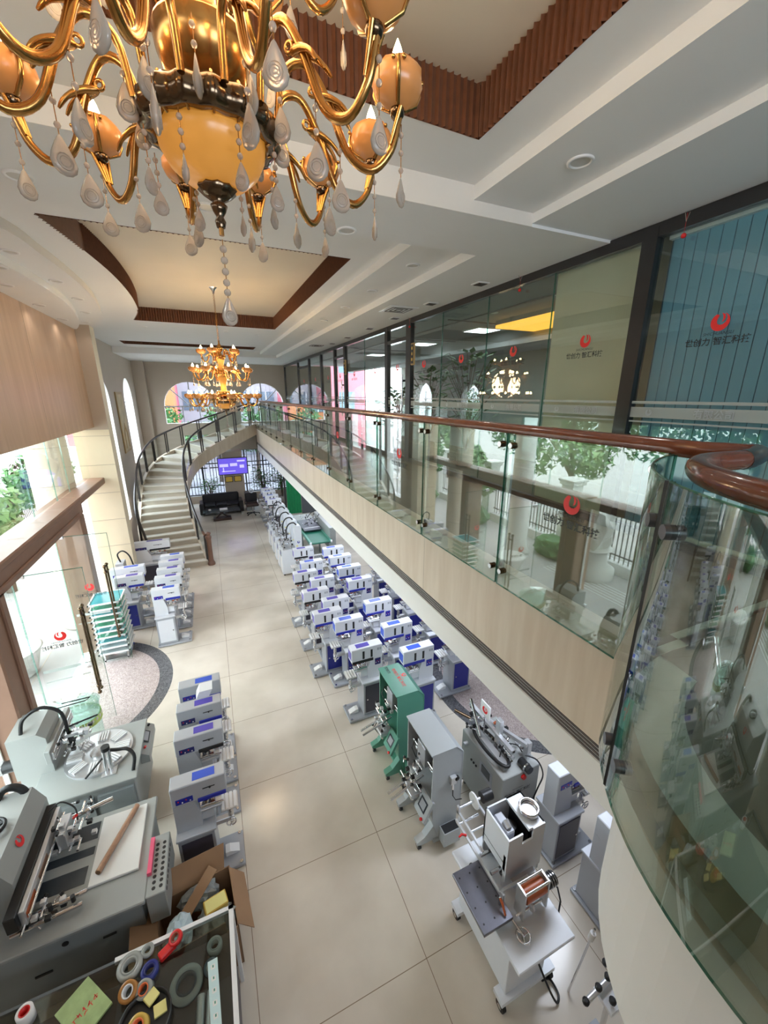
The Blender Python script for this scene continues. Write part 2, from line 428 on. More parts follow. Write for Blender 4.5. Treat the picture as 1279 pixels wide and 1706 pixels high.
# ---- ceiling
arc_o = [(p.x, p.y) for p in crom([(-2.35, 4.0, 0), (-1.62, 5.3, 0), (-1.5, 6.2, 0), (-1.45, 7.3, 0), (-1.47, 8.3, 0), (-1.58, 9.4, 0), (-1.75, 10.5, 0), (-2.0, 11.6, 0), (-2.4, 12.3, 0), (-2.85, 12.6, 0)], 5)]
arc_i = [(p.x, p.y) for p in crom([(-2.7, 4.0, 0), (-2.15, 5.3, 0), (-1.92, 6.3, 0), (-1.84, 7.4, 0), (-1.86, 8.4, 0), (-1.97, 9.4, 0), (-2.2, 10.7, 0), (-2.5, 11.7, 0), (-2.85, 12.2, 0)], 5)]
tray_l = [(p.x, p.y) for p in crom([(-1.25, 5.22, 0), (-1.12, 6.0, 0), (-1.0, 7.0, 0), (-.95, 8.0, 0), (-.96, 9.0, 0), (-1.04, 10.1, 0), (-1.25, 11.15, 0)], 4)]
tray_f = tray_l + [(1.84, 11.25), (1.84, 5.28)]
tray_n = [(-1.9, -2.4), (1.84, -2.4), (1.84, 2.68), (-1.9, 2.55)]
slot = [(-2.22, 15.35), (1.84, 15.6), (1.84, 16.4), (-2.22, 16.2)]
c = MB()
c.flat([(2.17, 4.0)] + [(2.17, 17.2), (-2.85, 17.2)] + arc_o[::-1], [tray_f, slot], ZH, 'ceiling_white')
c.flat([(2.17, -3), (2.17, 3.19), (-2.85, 3.19), (-2.85, -3)], [tray_n], ZH, 'ceiling_white')
for y0, y1 in ((-3, 3.19), (4.0, 17.2)):
    c.b(2.17, 2.79, y0, y1, ZI, ZI + .3, 'ceiling_white')
    zl = ZL + (.025 if y0 < 0 else 0)
    c.b(2.79, XG + .1, y0, y1, zl, ZL + .4, 'ceiling_white')
c.b(-2.85, 2.17, 3.19, 4.0, ZL, ZL + .4, 'ceiling_white'); c.b(2.17, XG + .1, 3.19, 4.0, ZL, ZL + .4, 'ceiling_white')
c.b(-2.85, XG + .1, 17.2, 21.3, ZL, ZL + .4, 'ceiling_white')
c.flat(arc_o + arc_i[::-1], [], ZI, 'ceiling_white'); c.flat(arc_i + [(-2.85, 4.0)], [], ZL, 'ceiling_white')
c.strip(arc_i, ZL, ZI, 'ceiling_white')
c.strip(arc_o, ZI, ZH, 'band_warm_lit')
c.b(-2.85, 2.17, 3.185, 3.189, ZL, ZH, 'band_warm_lit'); c.b(2.17, 2.79, 3.185, 3.189, ZL, ZI, 'band_warm_lit')
for poly, zt in ((tray_f, ZT), (tray_n, ZT), (slot, ZH + .27)):
    c.flat(poly, [], zt, 'tray_cream')
struct('ceiling', c)
def slat_band(path, z0, z1, name, closed=True):
    """brown fluted band lining a ceiling tray"""
    mb = MB(); n = len(path)
    cx = sum(p[0] for p in path) / n; cy = sum(p[1] for p in path) / n
    mb.strip(path, z0, z1, 'slat_wood', closed)
    for i in range(n if closed else n - 1):
        a = Vector((*path[i], 0)); b = Vector((*path[(i + 1) % n], 0)); L = (b - a).length; k = max(1, int(L / .05)); d = (b - a) / L
        nn = Vector((-d.y, d.x, 0))
        if nn.dot(Vector((cx, cy, 0)) - a) < 0: nn = -nn
        for j in range(k):
            p = a + d * ((j + .5) * L / k)
            q0 = p - d * .014; q1 = p + d * .014; q2 = p + nn * .022
            mb.add([(q0.x, q0.y, z0), (q2.x, q2.y, z0), (q1.x, q1.y, z0), (q0.x, q0.y, z1), (q2.x, q2.y, z1), (q1.x, q1.y, z1)],
                   [(0, 1, 4, 3), (1, 2, 5, 4)], 'slat_wood')
    return struct(name, mb)
slat_band(tray_f, ZH - .004, ZT, 'trim_1'); slat_band(tray_n, ZH - .004, ZT, 'trim_2'); slat_band(slot, ZH - .004, ZH + .27, 'trim_3')
r = MB(); r.b(-3.4, 11, -3, 22, 7.25, 7.45, 'ceiling_white'); struct('roof', r)
w = MB(); w.b(-2.95, 6.2, -3.2, -3.0, -.1, 4.9, 'wall_stone'); w.b(-2.95, 6.2, -3.2, -3.0, 6.1, 7.3, 'wall_stone'); w.b(-2.95, -.6, -3.2, -3.0, 4.9, 6.1, 'wall_stone'); w.b(3.0, 6.2, -3.2, -3.0, 4.9, 6.1, 'wall_stone'); struct('wall_front', w)
w = MB(); w.b(-.6, 3.0, -3.11, -3.09, 4.9, 6.1, 'window_film'); o = struct('window_40', w)  # unseen window, added to let fill light into the near end of the hall
w = MB()
for x in (-.6, .6, 1.8, 2.95): w.b(x, x + .05, -3.14, -3.06, 4.9, 6.1, 'black_metal')
w.build('window_frame', o)
# ---- left side: upper panel, glazing, portal, pier, stair wall
w = MB(); w.b(-2.78, -2.5, -3, 11.95, 4.46, 6.62, 'panel_travertine')
for y in (5.2, 8.6): w.b(-2.5, -2.498, y, y + .006, 4.46, 6.61, 'joint_dark')
w.b(-2.95, -2.78, -3, 3.6, 0, 4.6, 'wall_stone'); struct('wall_left', w)
w = MB(); w.b(-2.95, -2.22, 11.62, 12.05, 0, ZH, 'pier_cream')
w.b(-2.95, -2.215, 11.6, 11.62, 4.4, ZH, 'wall_stone')
for z in (.75, 1.45, 2.15, 2.85, 3.55, 4.25): w.b(-2.95, -2.22, 11.614, 11.62, z, z + .008, 'joint_dark')
struct('trim_4', w)
def arch_wall(mb, ax, a0, a1, z0, z1, t0, t1, holes, m):
    """wall slab with openings; ax 'x' = wall in the plane x, 'y' = in the plane y; holes are polygons"""
    out = [(a0, z0), (a1, z0), (a1, z1), (a0, z1)]
    for t in (t0, t1): mb.flat(out, holes, t, m, ax)
    for h in holes:
        n = len(h); T = (lambda p, t: (t, p[0], p[1])) if ax == 'x' else (lambda p, t: (p[0], t, p[1]))
        vs = [T(p, t0) for p in h] + [T(p, t1) for p in h]
        mb.add(vs, [(i, (i + 1) % n, n + (i + 1) % n, n + i) for i in range(n)], 'white_paint')
def arch(y0, y1, zs, zc, n=14):
    r = (y1 - y0) / 2; c = (y0 + y1) / 2
    return [(y0, zs), (y1, zs)] + [(c + r * math.cos(PI * i / n), zc + r * math.sin(PI * i / n)) for i in range(n + 1)]
aL1 = arch(14.0, 15.35, 1.2, 4.95); aL2 = arch(17.9, 19.75, 2.65, 4.9)
w = MB(); arch_wall(w, 'x', 12.05, 21.3, 0, ZH + .02, -2.75, -3.05, [aL1, aL2], 'wall_stone')
w.b(-2.75, -2.3, 20.9, 21.3, 0, ZL, 'wall_stone'); struct('wall_stair_side', w)
aB1 = arch(-1.75, .45, 3.92, 4.68); aB2 = arch(1.55, 3.65, 3.92, 4.7)
gB = [(-1.95, .35), (3.9, .35), (3.9, 2.55), (-1.95, 2.55)]; gS = [(-1.1, 2.75), (.9, 2.75), (.9, 3.35), (-1.1, 3.35)]
w = MB(); arch_wall(w, 'y', -2.75, 6.2, 0, ZL + .02, 21.3, 21.6, [aB1, aB2, gB, gS], 'wall_stone'); struct('wall_back', w)
def arch_window(k, x0, x1, zs, zc, y=21.45):
    m = MB(); m.flat(arch(x0, x1, zs, zc), [], y, 'window_tint', 'y'); cx = (x0 + x1) / 2; R = (x1 - x0) / 2
    o = struct('window_%d' % k, m)
    fr = MB(); fr.b(x0, x1, y - .03, y + .03, zc - .03, zc + .03, 'printer_frame'); fr.b(cx - .025, cx + .025, y - .03, y + .03, zc, zc + R, 'printer_frame')
    for sx in (-1, 1):
        fr.cyl((cx, y, zc), (cx + sx * R * .7, y, zc + R * .7), .025, 'printer_frame', 6)
        fr.b(cx + sx * R * .33 - .02, cx + sx * R * .33 + .02, y - .03, y + .03, zs, zc, 'printer_frame')
    fr.build('window_frame', o)
arch_window(1, -1.75, .45, 3.92, 4.68); arch_window(2, 1.55, 3.65, 3.92, 4.7)
def side_arch(k, y0, y1, zs, zc):
    m = MB(); m.flat(arch(y0, y1, zs, zc), [], -2.92, 'window_film', 'x'); o = struct('window_%d' % k, m)
    fr = MB()
    for z in (zs + .7, zs + 1.5, zs + 2.3):
        fr.cyl((-2.9, (y0 + y1) / 2 - .1, z), (-2.82, (y0 + y1) / 2 - .1, z), .03, 'steel', 8)
    fr.b(-2.94, -2.9, (y0 + y1) / 2 - .01, (y0 + y1) / 2 + .01, zs, zc + .5, 'steel'); fr.build('window_fitting', o)
side_arch(3, 14.0, 15.35, 1.2, 4.95); side_arch(4, 17.9, 19.75, 2.65, 4.9)
m = MB(); m.b(-1.95, 3.9, 21.44, 21.46, .35, 2.55, 'window_tint'); o = struct('window_5', m)
fr = MB()
for x in (-1.95, -.5, 1.5, 2.4, 3.9): fr.b(x - .03, x + .03, 21.4, 21.5, .35, 2.55, 'black_metal')
for z in (.35, 1.9, 2.52): fr.b(-1.95, 3.9, 21.4, 21.5, z, z + .04, 'black_metal')
fr.build('window_frame', o)
m = MB(); m.b(-1.1, .9, 21.44, 21.46, 2.75, 3.35, 'window_film'); o = struct('window_6', m)
fr = MB()
for x in (-.45, .2): fr.b(x - .02, x + .02, 21.4, 21.5, 2.75, 3.35, 'printer_frame')
fr.b(-1.1, .9, 21.4, 21.5, 3.04, 3.07, 'printer_frame'); fr.build('window_frame', o)
# upper glazing over the portal ledge, in panes with visible edges
for k, (y0, y1) in enumerate([(3.6, 5.2), (5.2, 6.5), (6.5, 8.0), (8.0, 9.15), (9.15, 9.95), (9.95, 11.6)]):
    m = MB(); m.b(-2.79, -2.775, y0 + .01, y1 - .01, 3.27, 4.5, 'glass_clear'); m.b(-2.792, -2.773, y0 - .004, y0 + .004, 3.27, 4.5, 'pane_edge'); struct('window_%d' % (7 + k), m)
for k, (y0, y1) in enumerate([(3.6, 5.35)]):
    m = MB(); m.b(-2.79, -2.775, y0 + .01, y1 - .01, .02, 3.1, 'glass_clear'); m.b(-2.81, -2.76, y1 - .02, y1, .02, 3.1, 'white_paint'); struct('window_%d' % (15 + k), m)
# portal of brown stone around the entrance
p = MB()
p.b(-2.95, -2.5, 5.36, 9.45, 2.92, 3.25, 'portal_brown', c=.02); p.b(-2.56, -2.46, 5.3, 9.5, 3.17, 3.27, 'portal_brown', c=.02)
p.b(-2.95, -2.5, 5.36, 5.75, 0, 2.92, 'portal_brown', c=.02); p.b(-2.95, -2.5, 9.05, 9.45, 0, 2.92, 'portal_brown', c=.02)
p.b(-2.54, -2.47, 5.62, 5.75, 0, 2.95, 'portal_brown', c=.015); p.b(-2.54, -2.47, 9.05, 9.18, 0, 2.95, 'portal_brown', c=.015); p.b(-2.54, -2.47, 5.62, 9.18, 2.9, 3.0, 'portal_brown', c=.015)
p.b(-2.95, -2.5, -1, 5.3, 3.1, 3.25, 'portal_brown', c=.015)
p.b(-2.95, -2.5, 9.45, 11.6, 3.1, 3.25, 'portal_brown', c=.015)
for y in (6.1, 6.9, 7.7, 8.5): p.b(-2.78, -2.5, y, y + .008, 3.2505, 3.2512, 'joint_dark')
struct('trim_5', p)
cl = MB(); cl.lathe([(.42, 0), (.42, .25), (.38, .3), (.38, 6.4)], 'column_cream', 32, (-3.22, 10.6, 0))
for z in (1.2, 2.2, 3.35, 4.15): cl.torus((-3.22, 10.6, z), .38, .006, 'joint_dark', n=32, k=4)
struct('trim_6', cl)
# transom glass above the door leaves and fixed side lights
m = MB(); m.b(-2.79, -2.775, 5.77, 6.72, .02, 2.9, 'glass_clear'); m.b(-2.792, -2.773, 6.71, 6.72, .02, 2.9, 'pane_edge'); struct('window_18', m)
m = MB(); m.b(-2.79, -2.775, 8.56, 9.03, .02, 2.9, 'glass_clear'); m.b(-2.792, -2.773, 8.55, 8.56, .02, 2.9, 'pane_edge'); struct('window_19', m)
def leaf(k, y0, y1):
    m = MB(); a = Vector((-2.74, y0, 0)); b = Vector((-1.96, y1, 0)); d = (b - a).normalized(); n = Vector((-d.y, d.x, 0))
    M = basis((a.x, a.y, 0), d, (0, 0, 1)); L = (b - a).length
    m.b(0, L, .03, 2.74, -.006, .006, 'glass_clear', M=M); m.b(L - .004, L, .03, 2.74, -.008, .008, 'glass_edge', M=M); m.b(0, L, 2.735, 2.742, -.008, .008, 'glass_edge', M=M)
    o = struct('door_%d' % k, m)
    for s in (-1, 1):
        h = MB(); x = L - .13 
        h.cyl((x, .62, s * .06), (x, 2.08, s * .06), .018, 'dark_gold', 10, M=M)
        for z in (.6, 2.1): h.sph((x, z, s * .06), .032, 'dark_gold', M=M)
        for z in (.72, 1.98): h.cyl((x, z, 0), (x, z, s * .06), .014, 'dark_gold', 8, M=M); h.sph((x, z, s * .06), .028, 'dark_gold', M=M)
        h.build('handle', o)
    t = MB(); Mb = M @ Matrix.Translation((L * .42, 1.55, .009)) @ Matrix.Scale(-1, 4, (1, 0, 0))
    decal(t, Mb, .52); t.build('decal', o)
    bd = MB(); bd.b(.02, L - .2, 1.12, 1.17, .0065, .008, 'frost_band', M=M); bd.b(.02, L - .2, .95, .97, .0065, .008, 'frost_band', M=M); bd.build('frosted_band', o)
    hg = MB(); hg.b(-.02, .1, 2.70, 2.76, -.02, .02, 'steel', M=M); hg.b(-.02, .1, .02, .1, -.02, .02, 'steel', M=M); hg.build('hinge', o)
leaf(1, 6.74, 6.78); leaf(2, 8.52, 8.46)
# ---- gallery: slab, fascia, bay, ground floor wall under it
g = MB()
g.b(XF + .1, 6.2, 1.2, 21.3, 2.66, ZM, 'mezz_floor'); struct('slab', g)
BX, BY = 2.2, .1
def bay(R, a0=95, a1=268, n=28): return [(BX + R * math.cos(math.radians(a0 + (a1 - a0) * i / n)), BY + R * math.sin(math.radians(a0 + (a1 - a0) * i / n))) for i in range(n + 1)]
s_ = MB()
s_.b(XF, XF + .1, 1.1, 19.95, 3.06, ZM, 'fascia_marble'); s_.b(XF + .012, XF + .1, 1.1, 19.9, 2.94, 3.06, 'white_paint')
s_.b(XF, XF + .1, 1.1, 19.95, 2.66, 2.94, 'white_paint')
for i in range(4): s_.b(XF + .004, XF + .014, 1.12, 19.9, 2.951 + i * .027, 2.966 + i * .027, 'vent_dark')
for y in (3.6, 6.15, 8.7, 11.2, 13.7): s_.b(XF - .001, XF, y, y + .006, 3.06, ZM, 'joint_dark')
struct('trim_7', s_)
by = MB()
path = bay(.97, 78); by.strip(path, 2.66, 3.72, 'white_paint'); by.flat([(2.3, 1.2)] + path + [(5, -.85), (5, 1.2)], [], 2.66, 'white_paint')
pc = bay(1.06, 82); by.strip(bay(1.0, 82), 3.6, ZM, 'fascia_marble')
by.flat(pc + [(4, -.95), (4, 1.2), (2.35, 1.2)], [], 3.72, 'white_paint')
by.flat(bay(1.0, 82) + [(4.6, -.9), (4.6, 1.2), (2.35, 1.2)], [bay(.8, 100, 262) + [(3.6, -.68), (3.6, 1.15), (2.1, 1.15)]], ZM, 'bay_curb')
by.flat(bay(.8, 100, 262) + [(3.6, -.68), (3.6, 1.15), (2.1, 1.15)], [], ZM - .004, 'mezz_floor')
by.strip(bay(.8, 100, 262), ZM - .004, ZM + .0, 'joint_dark')
by.b(2.2, 6.2, -3, -.85, 3.6, ZM, 'mezz_floor')
struct('trim_8', by)
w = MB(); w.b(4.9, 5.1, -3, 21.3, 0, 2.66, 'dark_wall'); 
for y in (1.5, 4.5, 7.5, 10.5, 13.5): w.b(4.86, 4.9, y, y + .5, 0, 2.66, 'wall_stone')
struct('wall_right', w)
# ---- upstairs glass wall with black framing, doors and decals
fr = MB()
fr.b(XG - .03, XG + .05, -3, 21.3, 6.52, 6.63, 'black_metal'); fr.b(XG - .03, XG + .05, -3, 21.3, ZM, ZM + .08, 'black_metal')
posts = [(21.2, .1), (17.98, .1), (15.97, .12), (14.19, .12), (12.56, .12), (11.55, .14), (8.58, .14), (7.50, .2), (2.78, .14)]
for y, wd in posts: fr.b(XG - .035, XG + .055, y - wd / 2, y + wd / 2, ZM, 6.6, 'black_metal')
for y0, y1 in ((7.5, 8.58), (11.55, 12.56), (15.97, 17.98)): fr.b(XG - .03, XG + .05, y0, y1, 6.24, 6.31, 'black_metal')
struct('trim_9', fr)
edges = [21.2, 17.98, 15.97, 14.19, 12.56, 11.55, 10.0, 8.58, 7.5, 6.29, 5.07, 3.88, 2.78, 1.4, -.2, -1.8]
k = 20
for y1, y0 in zip(edges, edges[1:]):
    door = (y1, y0) in ((8.58, 7.5), (12.56, 11.55))
    zt = 6.22 if door else 6.52
    m = MB(); m.b(XG, XG + .01, y0 + .006, y1 - .006, ZM + .09, zt, 'glass_wall')
    o = struct(('door_%d' % (3 if y1 == 8.58 else 4)) if door else 'window_%d' % k, m); k += 0 if door else 1
    if y0 in (10.0, 6.29, 5.07, 3.88, 1.4, -.2): 
        e = MB(); e.b(XG - .004, XG + .014, y0 - .003, y0 + .003, ZM + .09, 6.52, 'glass_edge'); e.build('glass_joint', o)
    if door:
        hd = MB()
        for s in (-1, 1): hd.cyl((XG + s * .06, y0 + .2, 4.6), (XG + s * .06, y0 + .2, 5.6), .018, 'steel', 8)
        hd.b(XG - .06, XG + .06, y0 + .18, y0 + .22, 4.7, 4.74, 'steel'); hd.b(XG - .06, XG + .06, y0 + .18, y0 + .22, 5.46, 5.5, 'steel'); hd.build('handle', o)
        e = MB(); e.b(XG, XG + .01, y0 + .006, y1 - .006, 6.32, 6.51, 'glass_wall'); e.build('transom_pane', o)
    if y0 < 17:
        d = MB(); cy = (y0 + y1) / 2
        if abs(cy - 3.33) < .1: cy = 3.35
        decal(d, basis((XG - .006, cy, 5.62), (0, -1, 0), (0, 0, 1)), .46); d.build('decal', o)
    bd = MB()
    for z0, z1 in ((5.12, 5.145), (4.995, 5.09), (4.95, 4.965)): bd.b(XG - .004, XG - .002, y0 + .03, y1 - .03, z0, z1, 'frost_band')
    emblem(bd, basis((XG - .008, y1 - .25, 5.042), (0, -1, 0), (0, 0, 1)), .03, 'printer_frame')
    put_text(bd, '有限公司', basis((XG - .008, (y0 + y1) / 2 - .1, 5.015), (0, -1, 0), (0, 0, 1)), .075, 'printer_frame')
    bd.build('frosted_band', o)
# rooms behind the glass wall
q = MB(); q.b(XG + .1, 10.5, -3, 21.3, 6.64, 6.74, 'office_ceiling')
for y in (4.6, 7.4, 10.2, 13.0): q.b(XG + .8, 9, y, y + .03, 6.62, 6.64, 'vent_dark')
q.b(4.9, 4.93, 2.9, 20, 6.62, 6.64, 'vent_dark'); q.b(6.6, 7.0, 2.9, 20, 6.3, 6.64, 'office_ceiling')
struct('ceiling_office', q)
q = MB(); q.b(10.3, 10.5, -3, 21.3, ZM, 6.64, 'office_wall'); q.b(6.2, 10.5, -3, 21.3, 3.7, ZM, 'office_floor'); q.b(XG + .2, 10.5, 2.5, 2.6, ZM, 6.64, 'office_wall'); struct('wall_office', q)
q = MB(); q.b(XG + .14, XG + .75, 2.92, 3.98, ZM, 6.64, 'pier_cream'); struct('trim_10', q)
q = MB(); q.b(5.6, 7.2, 4.3, 7.2, 6.50, 6.56, 'orange_cove'); q.b(5.6, 7.2, 4.3, 7.2, 6.56, 6.64, 'office_ceiling'); struct('trim_11', q)
# green curtained bay at the end of the ground floor
# ---- outside
q = MB(); q.b(-40, -2.95, -20, 60, -.14, -.02, 'paving'); q.b(-2.95, 20, 21.6, 60, -.14, -.02, 'paving')
for i in range(22): q.b(-40, -2.95, -8 + i * 1.6, -7.985 + i * 1.6, -.02, -.017, 'joint_dark')
for i in range(14): q.b(-3.6 - i * 1.6, -3.585 - i * 1.6, -8, 34, -.02, -.017, 'joint_dark')
for i in range(6): q.b(-5.2 - i * .14, -5.16 - i * .14, 5.8, 8.6, -.02, -.012, 'fence_white')
struct('ground', q)

# ================================================================ STAIRS
KI = [(-.50, 12.95, 0), (-.60, 13.2, .17), (-.83, 14.1, .80), (-.99, 15.1, 1.55), (-.98, 16.2, 2.15), (-.75, 17.1, 2.6), (-.3, 17.8, 2.92), (.35, 18.35, 3.22), (1.2, 19.1, 3.55), (2.05, 19.9, 3.85)]
KO = [(-1.98, 12.95, 0), (-2.08, 13.2, .17), (-2.32, 13.97, .80), (-2.36, 15.2, 1.55), (-2.32, 16.6, 2.12), (-2.0, 18.2, 2.55), (-1.3, 19.4, 2.85), (-.3, 20.3, 3.15), (.9, 20.9, 3.5), (2.05, 21.15, 3.85)]
CI, CO = crom(KI, 12), crom(KO, 12)
def at_z(cv, z):
    for a, b in zip(cv, cv[1:]):
        if b.z >= z: 
            u = (z - a.z) / max(1e-6, b.z - a.z); return a.lerp(b, u)
    return cv[-1].copy()
NS = 22; RS = ZM / NS
st = thing('staircase', 'curved marble staircase sweeping up from the hall floor to the gallery', 'staircase', (0, 0, 0))
for i in range(NS):
    z = RS * (i + 1); a0, b0 = at_z(CI, RS * i), at_z(CO, RS * i); a1, b1 = at_z(CI, RS * (i + 1)), at_z(CO, RS * (i + 1))
    s = MB(); d = Vector((a1.y - a0.y, 0)).x
    def pv(v, zz): return (v.x, v.y, zz)
    f0 = (a1 - a0); f0.z = 0; f0 = f0.normalized() * .025
    vs = [pv(a0 - f0, z), pv(b0 - f0, z), pv(b1, z), pv(a1, z), pv(a0 - f0, z - .035), pv(b0 - f0, z - .035), pv(b1, z - .035), pv(a1, z - .035)]
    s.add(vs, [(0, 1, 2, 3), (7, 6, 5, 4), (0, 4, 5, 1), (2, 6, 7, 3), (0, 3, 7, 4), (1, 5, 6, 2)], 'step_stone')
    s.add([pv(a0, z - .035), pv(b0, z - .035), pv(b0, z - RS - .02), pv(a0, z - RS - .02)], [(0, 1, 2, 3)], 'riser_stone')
    s.build('step', st)
def stringer(cv, off, name, top, dep, mat):
    s = MB(); vs = []; n = len(cv)
    for i, p in enumerate(cv):
        t = (cv[min(n - 1, i + 1)] - cv[max(0, i - 1)]); t.z = 0; t.normalize(); nn = Vector((t.y, -t.x, 0)) * off
        zb = max(0.0, p.z - dep) if p.z > .2 else 0.0
        for q in (p, p + nn): vs += [(q.x, q.y, p.z + top), (q.x, q.y, zb)]
    fs = []
    for i in range(n - 1):
        a, b = i * 4, i * 4 + 4
        fs += [(a, a + 1, b + 1, b), (a + 2, b + 2, b + 3, a + 3), (a, b, b + 2, a + 2), (a + 1, a + 3, b + 3, b + 1)]
    fs += [(0, 2, 3, 1), (4 * n - 4, 4 * n - 3, 4 * n - 1, 4 * n - 2)]
    s.add(vs, fs, mat); s.build(name, st)
stringer(CI, .07, 'inner_stringer', .10, .42, 'fascia_marble')
stringer(CO, -.10, 'outer_stringer', .16, .42, 'fascia_marble')
so_ = MB(); vs = []
for i in range(NS + 1):
    a, b = at_z(CI, RS * i), at_z(CO, RS * i)
    for p in (a, b): vs.append((p.x, p.y, max(0.0, p.z - .4)))
so_.add(vs, [(2 * i, 2 * i + 1, 2 * i + 3, 2 * i + 2) for i in range(NS)], 'white_paint'); so_.build('soffit', st)
def stair_rail(cv, off, name, label, newel):
    t = thing(name, label, 'stair railing', (0, 0, 0), 0, None)
    n = len(cv); P_ = []
    for i, p in enumerate(cv):
        d = (cv[min(n - 1, i + 1)] - cv[max(0, i - 1)]); d.z = 0; d.normalize(); P_.append(p + Vector((d.y, -d.x, 0)) * off)
    top = [p + Vector((0, 0, .98)) for p in P_]
    r = MB(); r.tube(top, .036, 'rail_dark', 8); r.build('handrail', t)
    acc = 0.; marks = [2]; last = P_[2]
    for i in range(3, n):
        if (P_[i] - last).length > .92: marks.append(i); last = P_[i]
    if marks[-1] < n - 4: marks.append(n - 1)
    for i in marks:
        p = P_[i]; d = (P_[min(n - 1, i + 1)] - P_[max(0, i - 1)]).normalized()
        b = MB()
        for s in (-.055, .055):
            q = p + d * s; b.b(q.x - .023, q.x + .023, q.y - .023, q.y + .023, q.z + .09, q.z + .96, 'rail_dark')
        b.build('post_pair', t)
    for i, j in zip(marks, marks[1:]):
        g = MB(); seg = P_[i:j + 1]; k = len(seg)
        if k < 2: continue
        vs = [(p.x, p.y, p.z + .18) for p in seg] + [(p.x, p.y, p.z + .9) for p in seg]
        g.add(vs, [(q, q + 1, k + q + 1, k + q) for q in range(k - 1)], 'glass_stair'); g.build('glass_panel', t)
    if newel:
        p = P_[0]; b = MB(); pr = [(.11, 0), (.115, .05), (.10, .09), (.085, .12), (.075, .16), (.07, .5), (.075, .85), (.09, .9), (.095, .95), (.07, .98), (.06, 1.0), (.085, 1.03), (.08, 1.07), (.0, 1.1)]
        b.lathe(pr, 'newel_wood', 16, (p.x + .08, p.y - .02, 0)); b.build('newel_post', t)
        h = MB(); h.tube(top[:10], .042, 'newel_wood', 8); h.build('wooden_rail_end', t)
stair_rail(CI, .03, 'stair_railing', 'dark handrail with glass and a wooden newel post on the inner stair side', True)
stair_rail(CO, -.05, 'stair_railing', 'dark handrail with glass along the outer stair edge beside the window wall', False)

# ================================================================ GALLERY BALUSTRADE
ys = [1.2, 2.36, 3.63, 4.9, 6.1, 7.32, 8.57, 9.85, 11.1, 12.35, 13.6, 14.85, 16.1, 17.35, 18.6, 19.72]
for i, (y0, y1) in enumerate(zip(ys, ys[1:])):
    g = MB(); g.b(XF - .03, XF - .018, y0 + .008, y1 - .008, 3.72, 4.93, 'glass_balustrade')
    o = g.build('glass_panel')
    dec = i in (0, 2, 4)
    tag(o, ('gallery glass panel with red emblem, ' if dec else 'plain gallery glass panel, ') + ORD[i] + ' along the straight balustrade from the curved bay', 'glass panel', 'gallery balustrade panels')
    e = MB()
    for y in (y0 + .008, y1 - .011): e.b(XF - .031, XF - .017, y, y + .003, 3.72, 4.93, 'glass_edge')
    e.b(XF - .031, XF - .017, y0 + .01, y1 - .01, 3.718, 3.722, 'glass_edge'); e.build('glass_edge', o)
    for y in (y0 + .06, y1 - .06):
        for z in (3.85, 4.845):
            s = MB(); s.cyl((XF - .052, y, z), (XF + .0, y, z), .024, 'dark_gold', 14); s.cyl((XF - .056, y, z), (XF - .05, y, z), .02, 'steel', 14); s.build('standoff', o)
    if dec:
        d = MB(); decal(d, basis((XF - .034, (y0 + y1) / 2 - .06, 4.42), (0, -1, 0), (0, 0, 1)), .43); d.build('decal', o)
hr = MB(); hr.tube([(XF + .02, y, 4.955) for y in (19.85, 15, 10, 5, 2.0, 1.25)] + [(2.06, 1.1, 4.955), (2.12, 1.03, 4.955), (2.19, .97, 4.95)], .042, 'handrail_wood', 14)
tag(hr.build('handrail'), 'long round red-brown wooden handrail on top of the straight gallery balustrade', 'handrail')
po = MB()
for y in ys[1:]: po.b(XF + .01, XF + .03, y - .02, y + .02, ZM, 4.93, 'steel')
bpy_rail = bpy.data.objects['handrail']; po.build('support_post', bpy_rail)
cr = MB(); path = crom([(2.25, 1.0, 4.95), (2.16, .93, 4.955), (1.95, .87, 4.955), (1.72, .88, 4.955), (1.58, .84, 4.955), (1.40, .70, 4.955), (1.26, .46, 4.955), (1.2, .15, 4.955), (1.25, -.2, 4.955), (1.5, -.6, 4.955), (2.0, -.88, 4.955)], 6)
cr.tube(path, .038, 'handrail_wood', 14); cr.sph((2.25, 1.0, 4.95), .04, 'rail_dark', 12)
crv = tag(cr.build('handrail'), 'curved wooden handrail with a dark hooked end on the rounded gallery bay', 'handrail')
hk = MB(); hk.tube(path[1:14], .0395, 'rail_dark', 14); hk.build('dark_sleeve', crv)
def bay_glass(a0, a1, R, label):
    pa = bay(R, a0, a1, 20); g = MB(); vs = []
    for rr in (R, R + .012): vs += [(BX + (p[0] - BX) * rr / R, BY + (p[1] - BY) * rr / R, z) for z in (3.62, 4.93) for p in pa]
    n = len(pa); fs = []
    for i in range(n - 1): fs += [(i, i + 1, n + i + 1, n + i), (2 * n + i, 3 * n + i, 3 * n + i + 1, 2 * n + i + 1)]
    g.add(vs, fs, 'glass_bay', True)
    o = tag(g.build('glass_panel'), label, 'glass panel', 'gallery balustrade panels')
    e = MB()
    for i in (0, n - 1): e.b(-.004, .014, -.003, .003, 3.62, 4.93, 'glass_edge', M=Matrix.Translation((pa[i][0], pa[i][1], 0)))
    for z in (3.62, 4.93): e.tube([(p[0], p[1], z) for p in bay(R + .006, a0, a1, 20)], .005, 'glass_edge', 5)
    e.build('glass_edge', o)
    for k in (1, n - 2):
        q = Vector((pa[k][0] - BX, pa[k][1] - BY, 0)).normalized()
        for z in (3.82, 4.78):
            s = MB(); c0 = Vector((BX, BY, z)) + q * (R - .03); c1 = Vector((BX, BY, z)) + q * (R + .03); s.cyl(c0, c1, .025, 'plate_dark', 16); s.build('standoff', o)
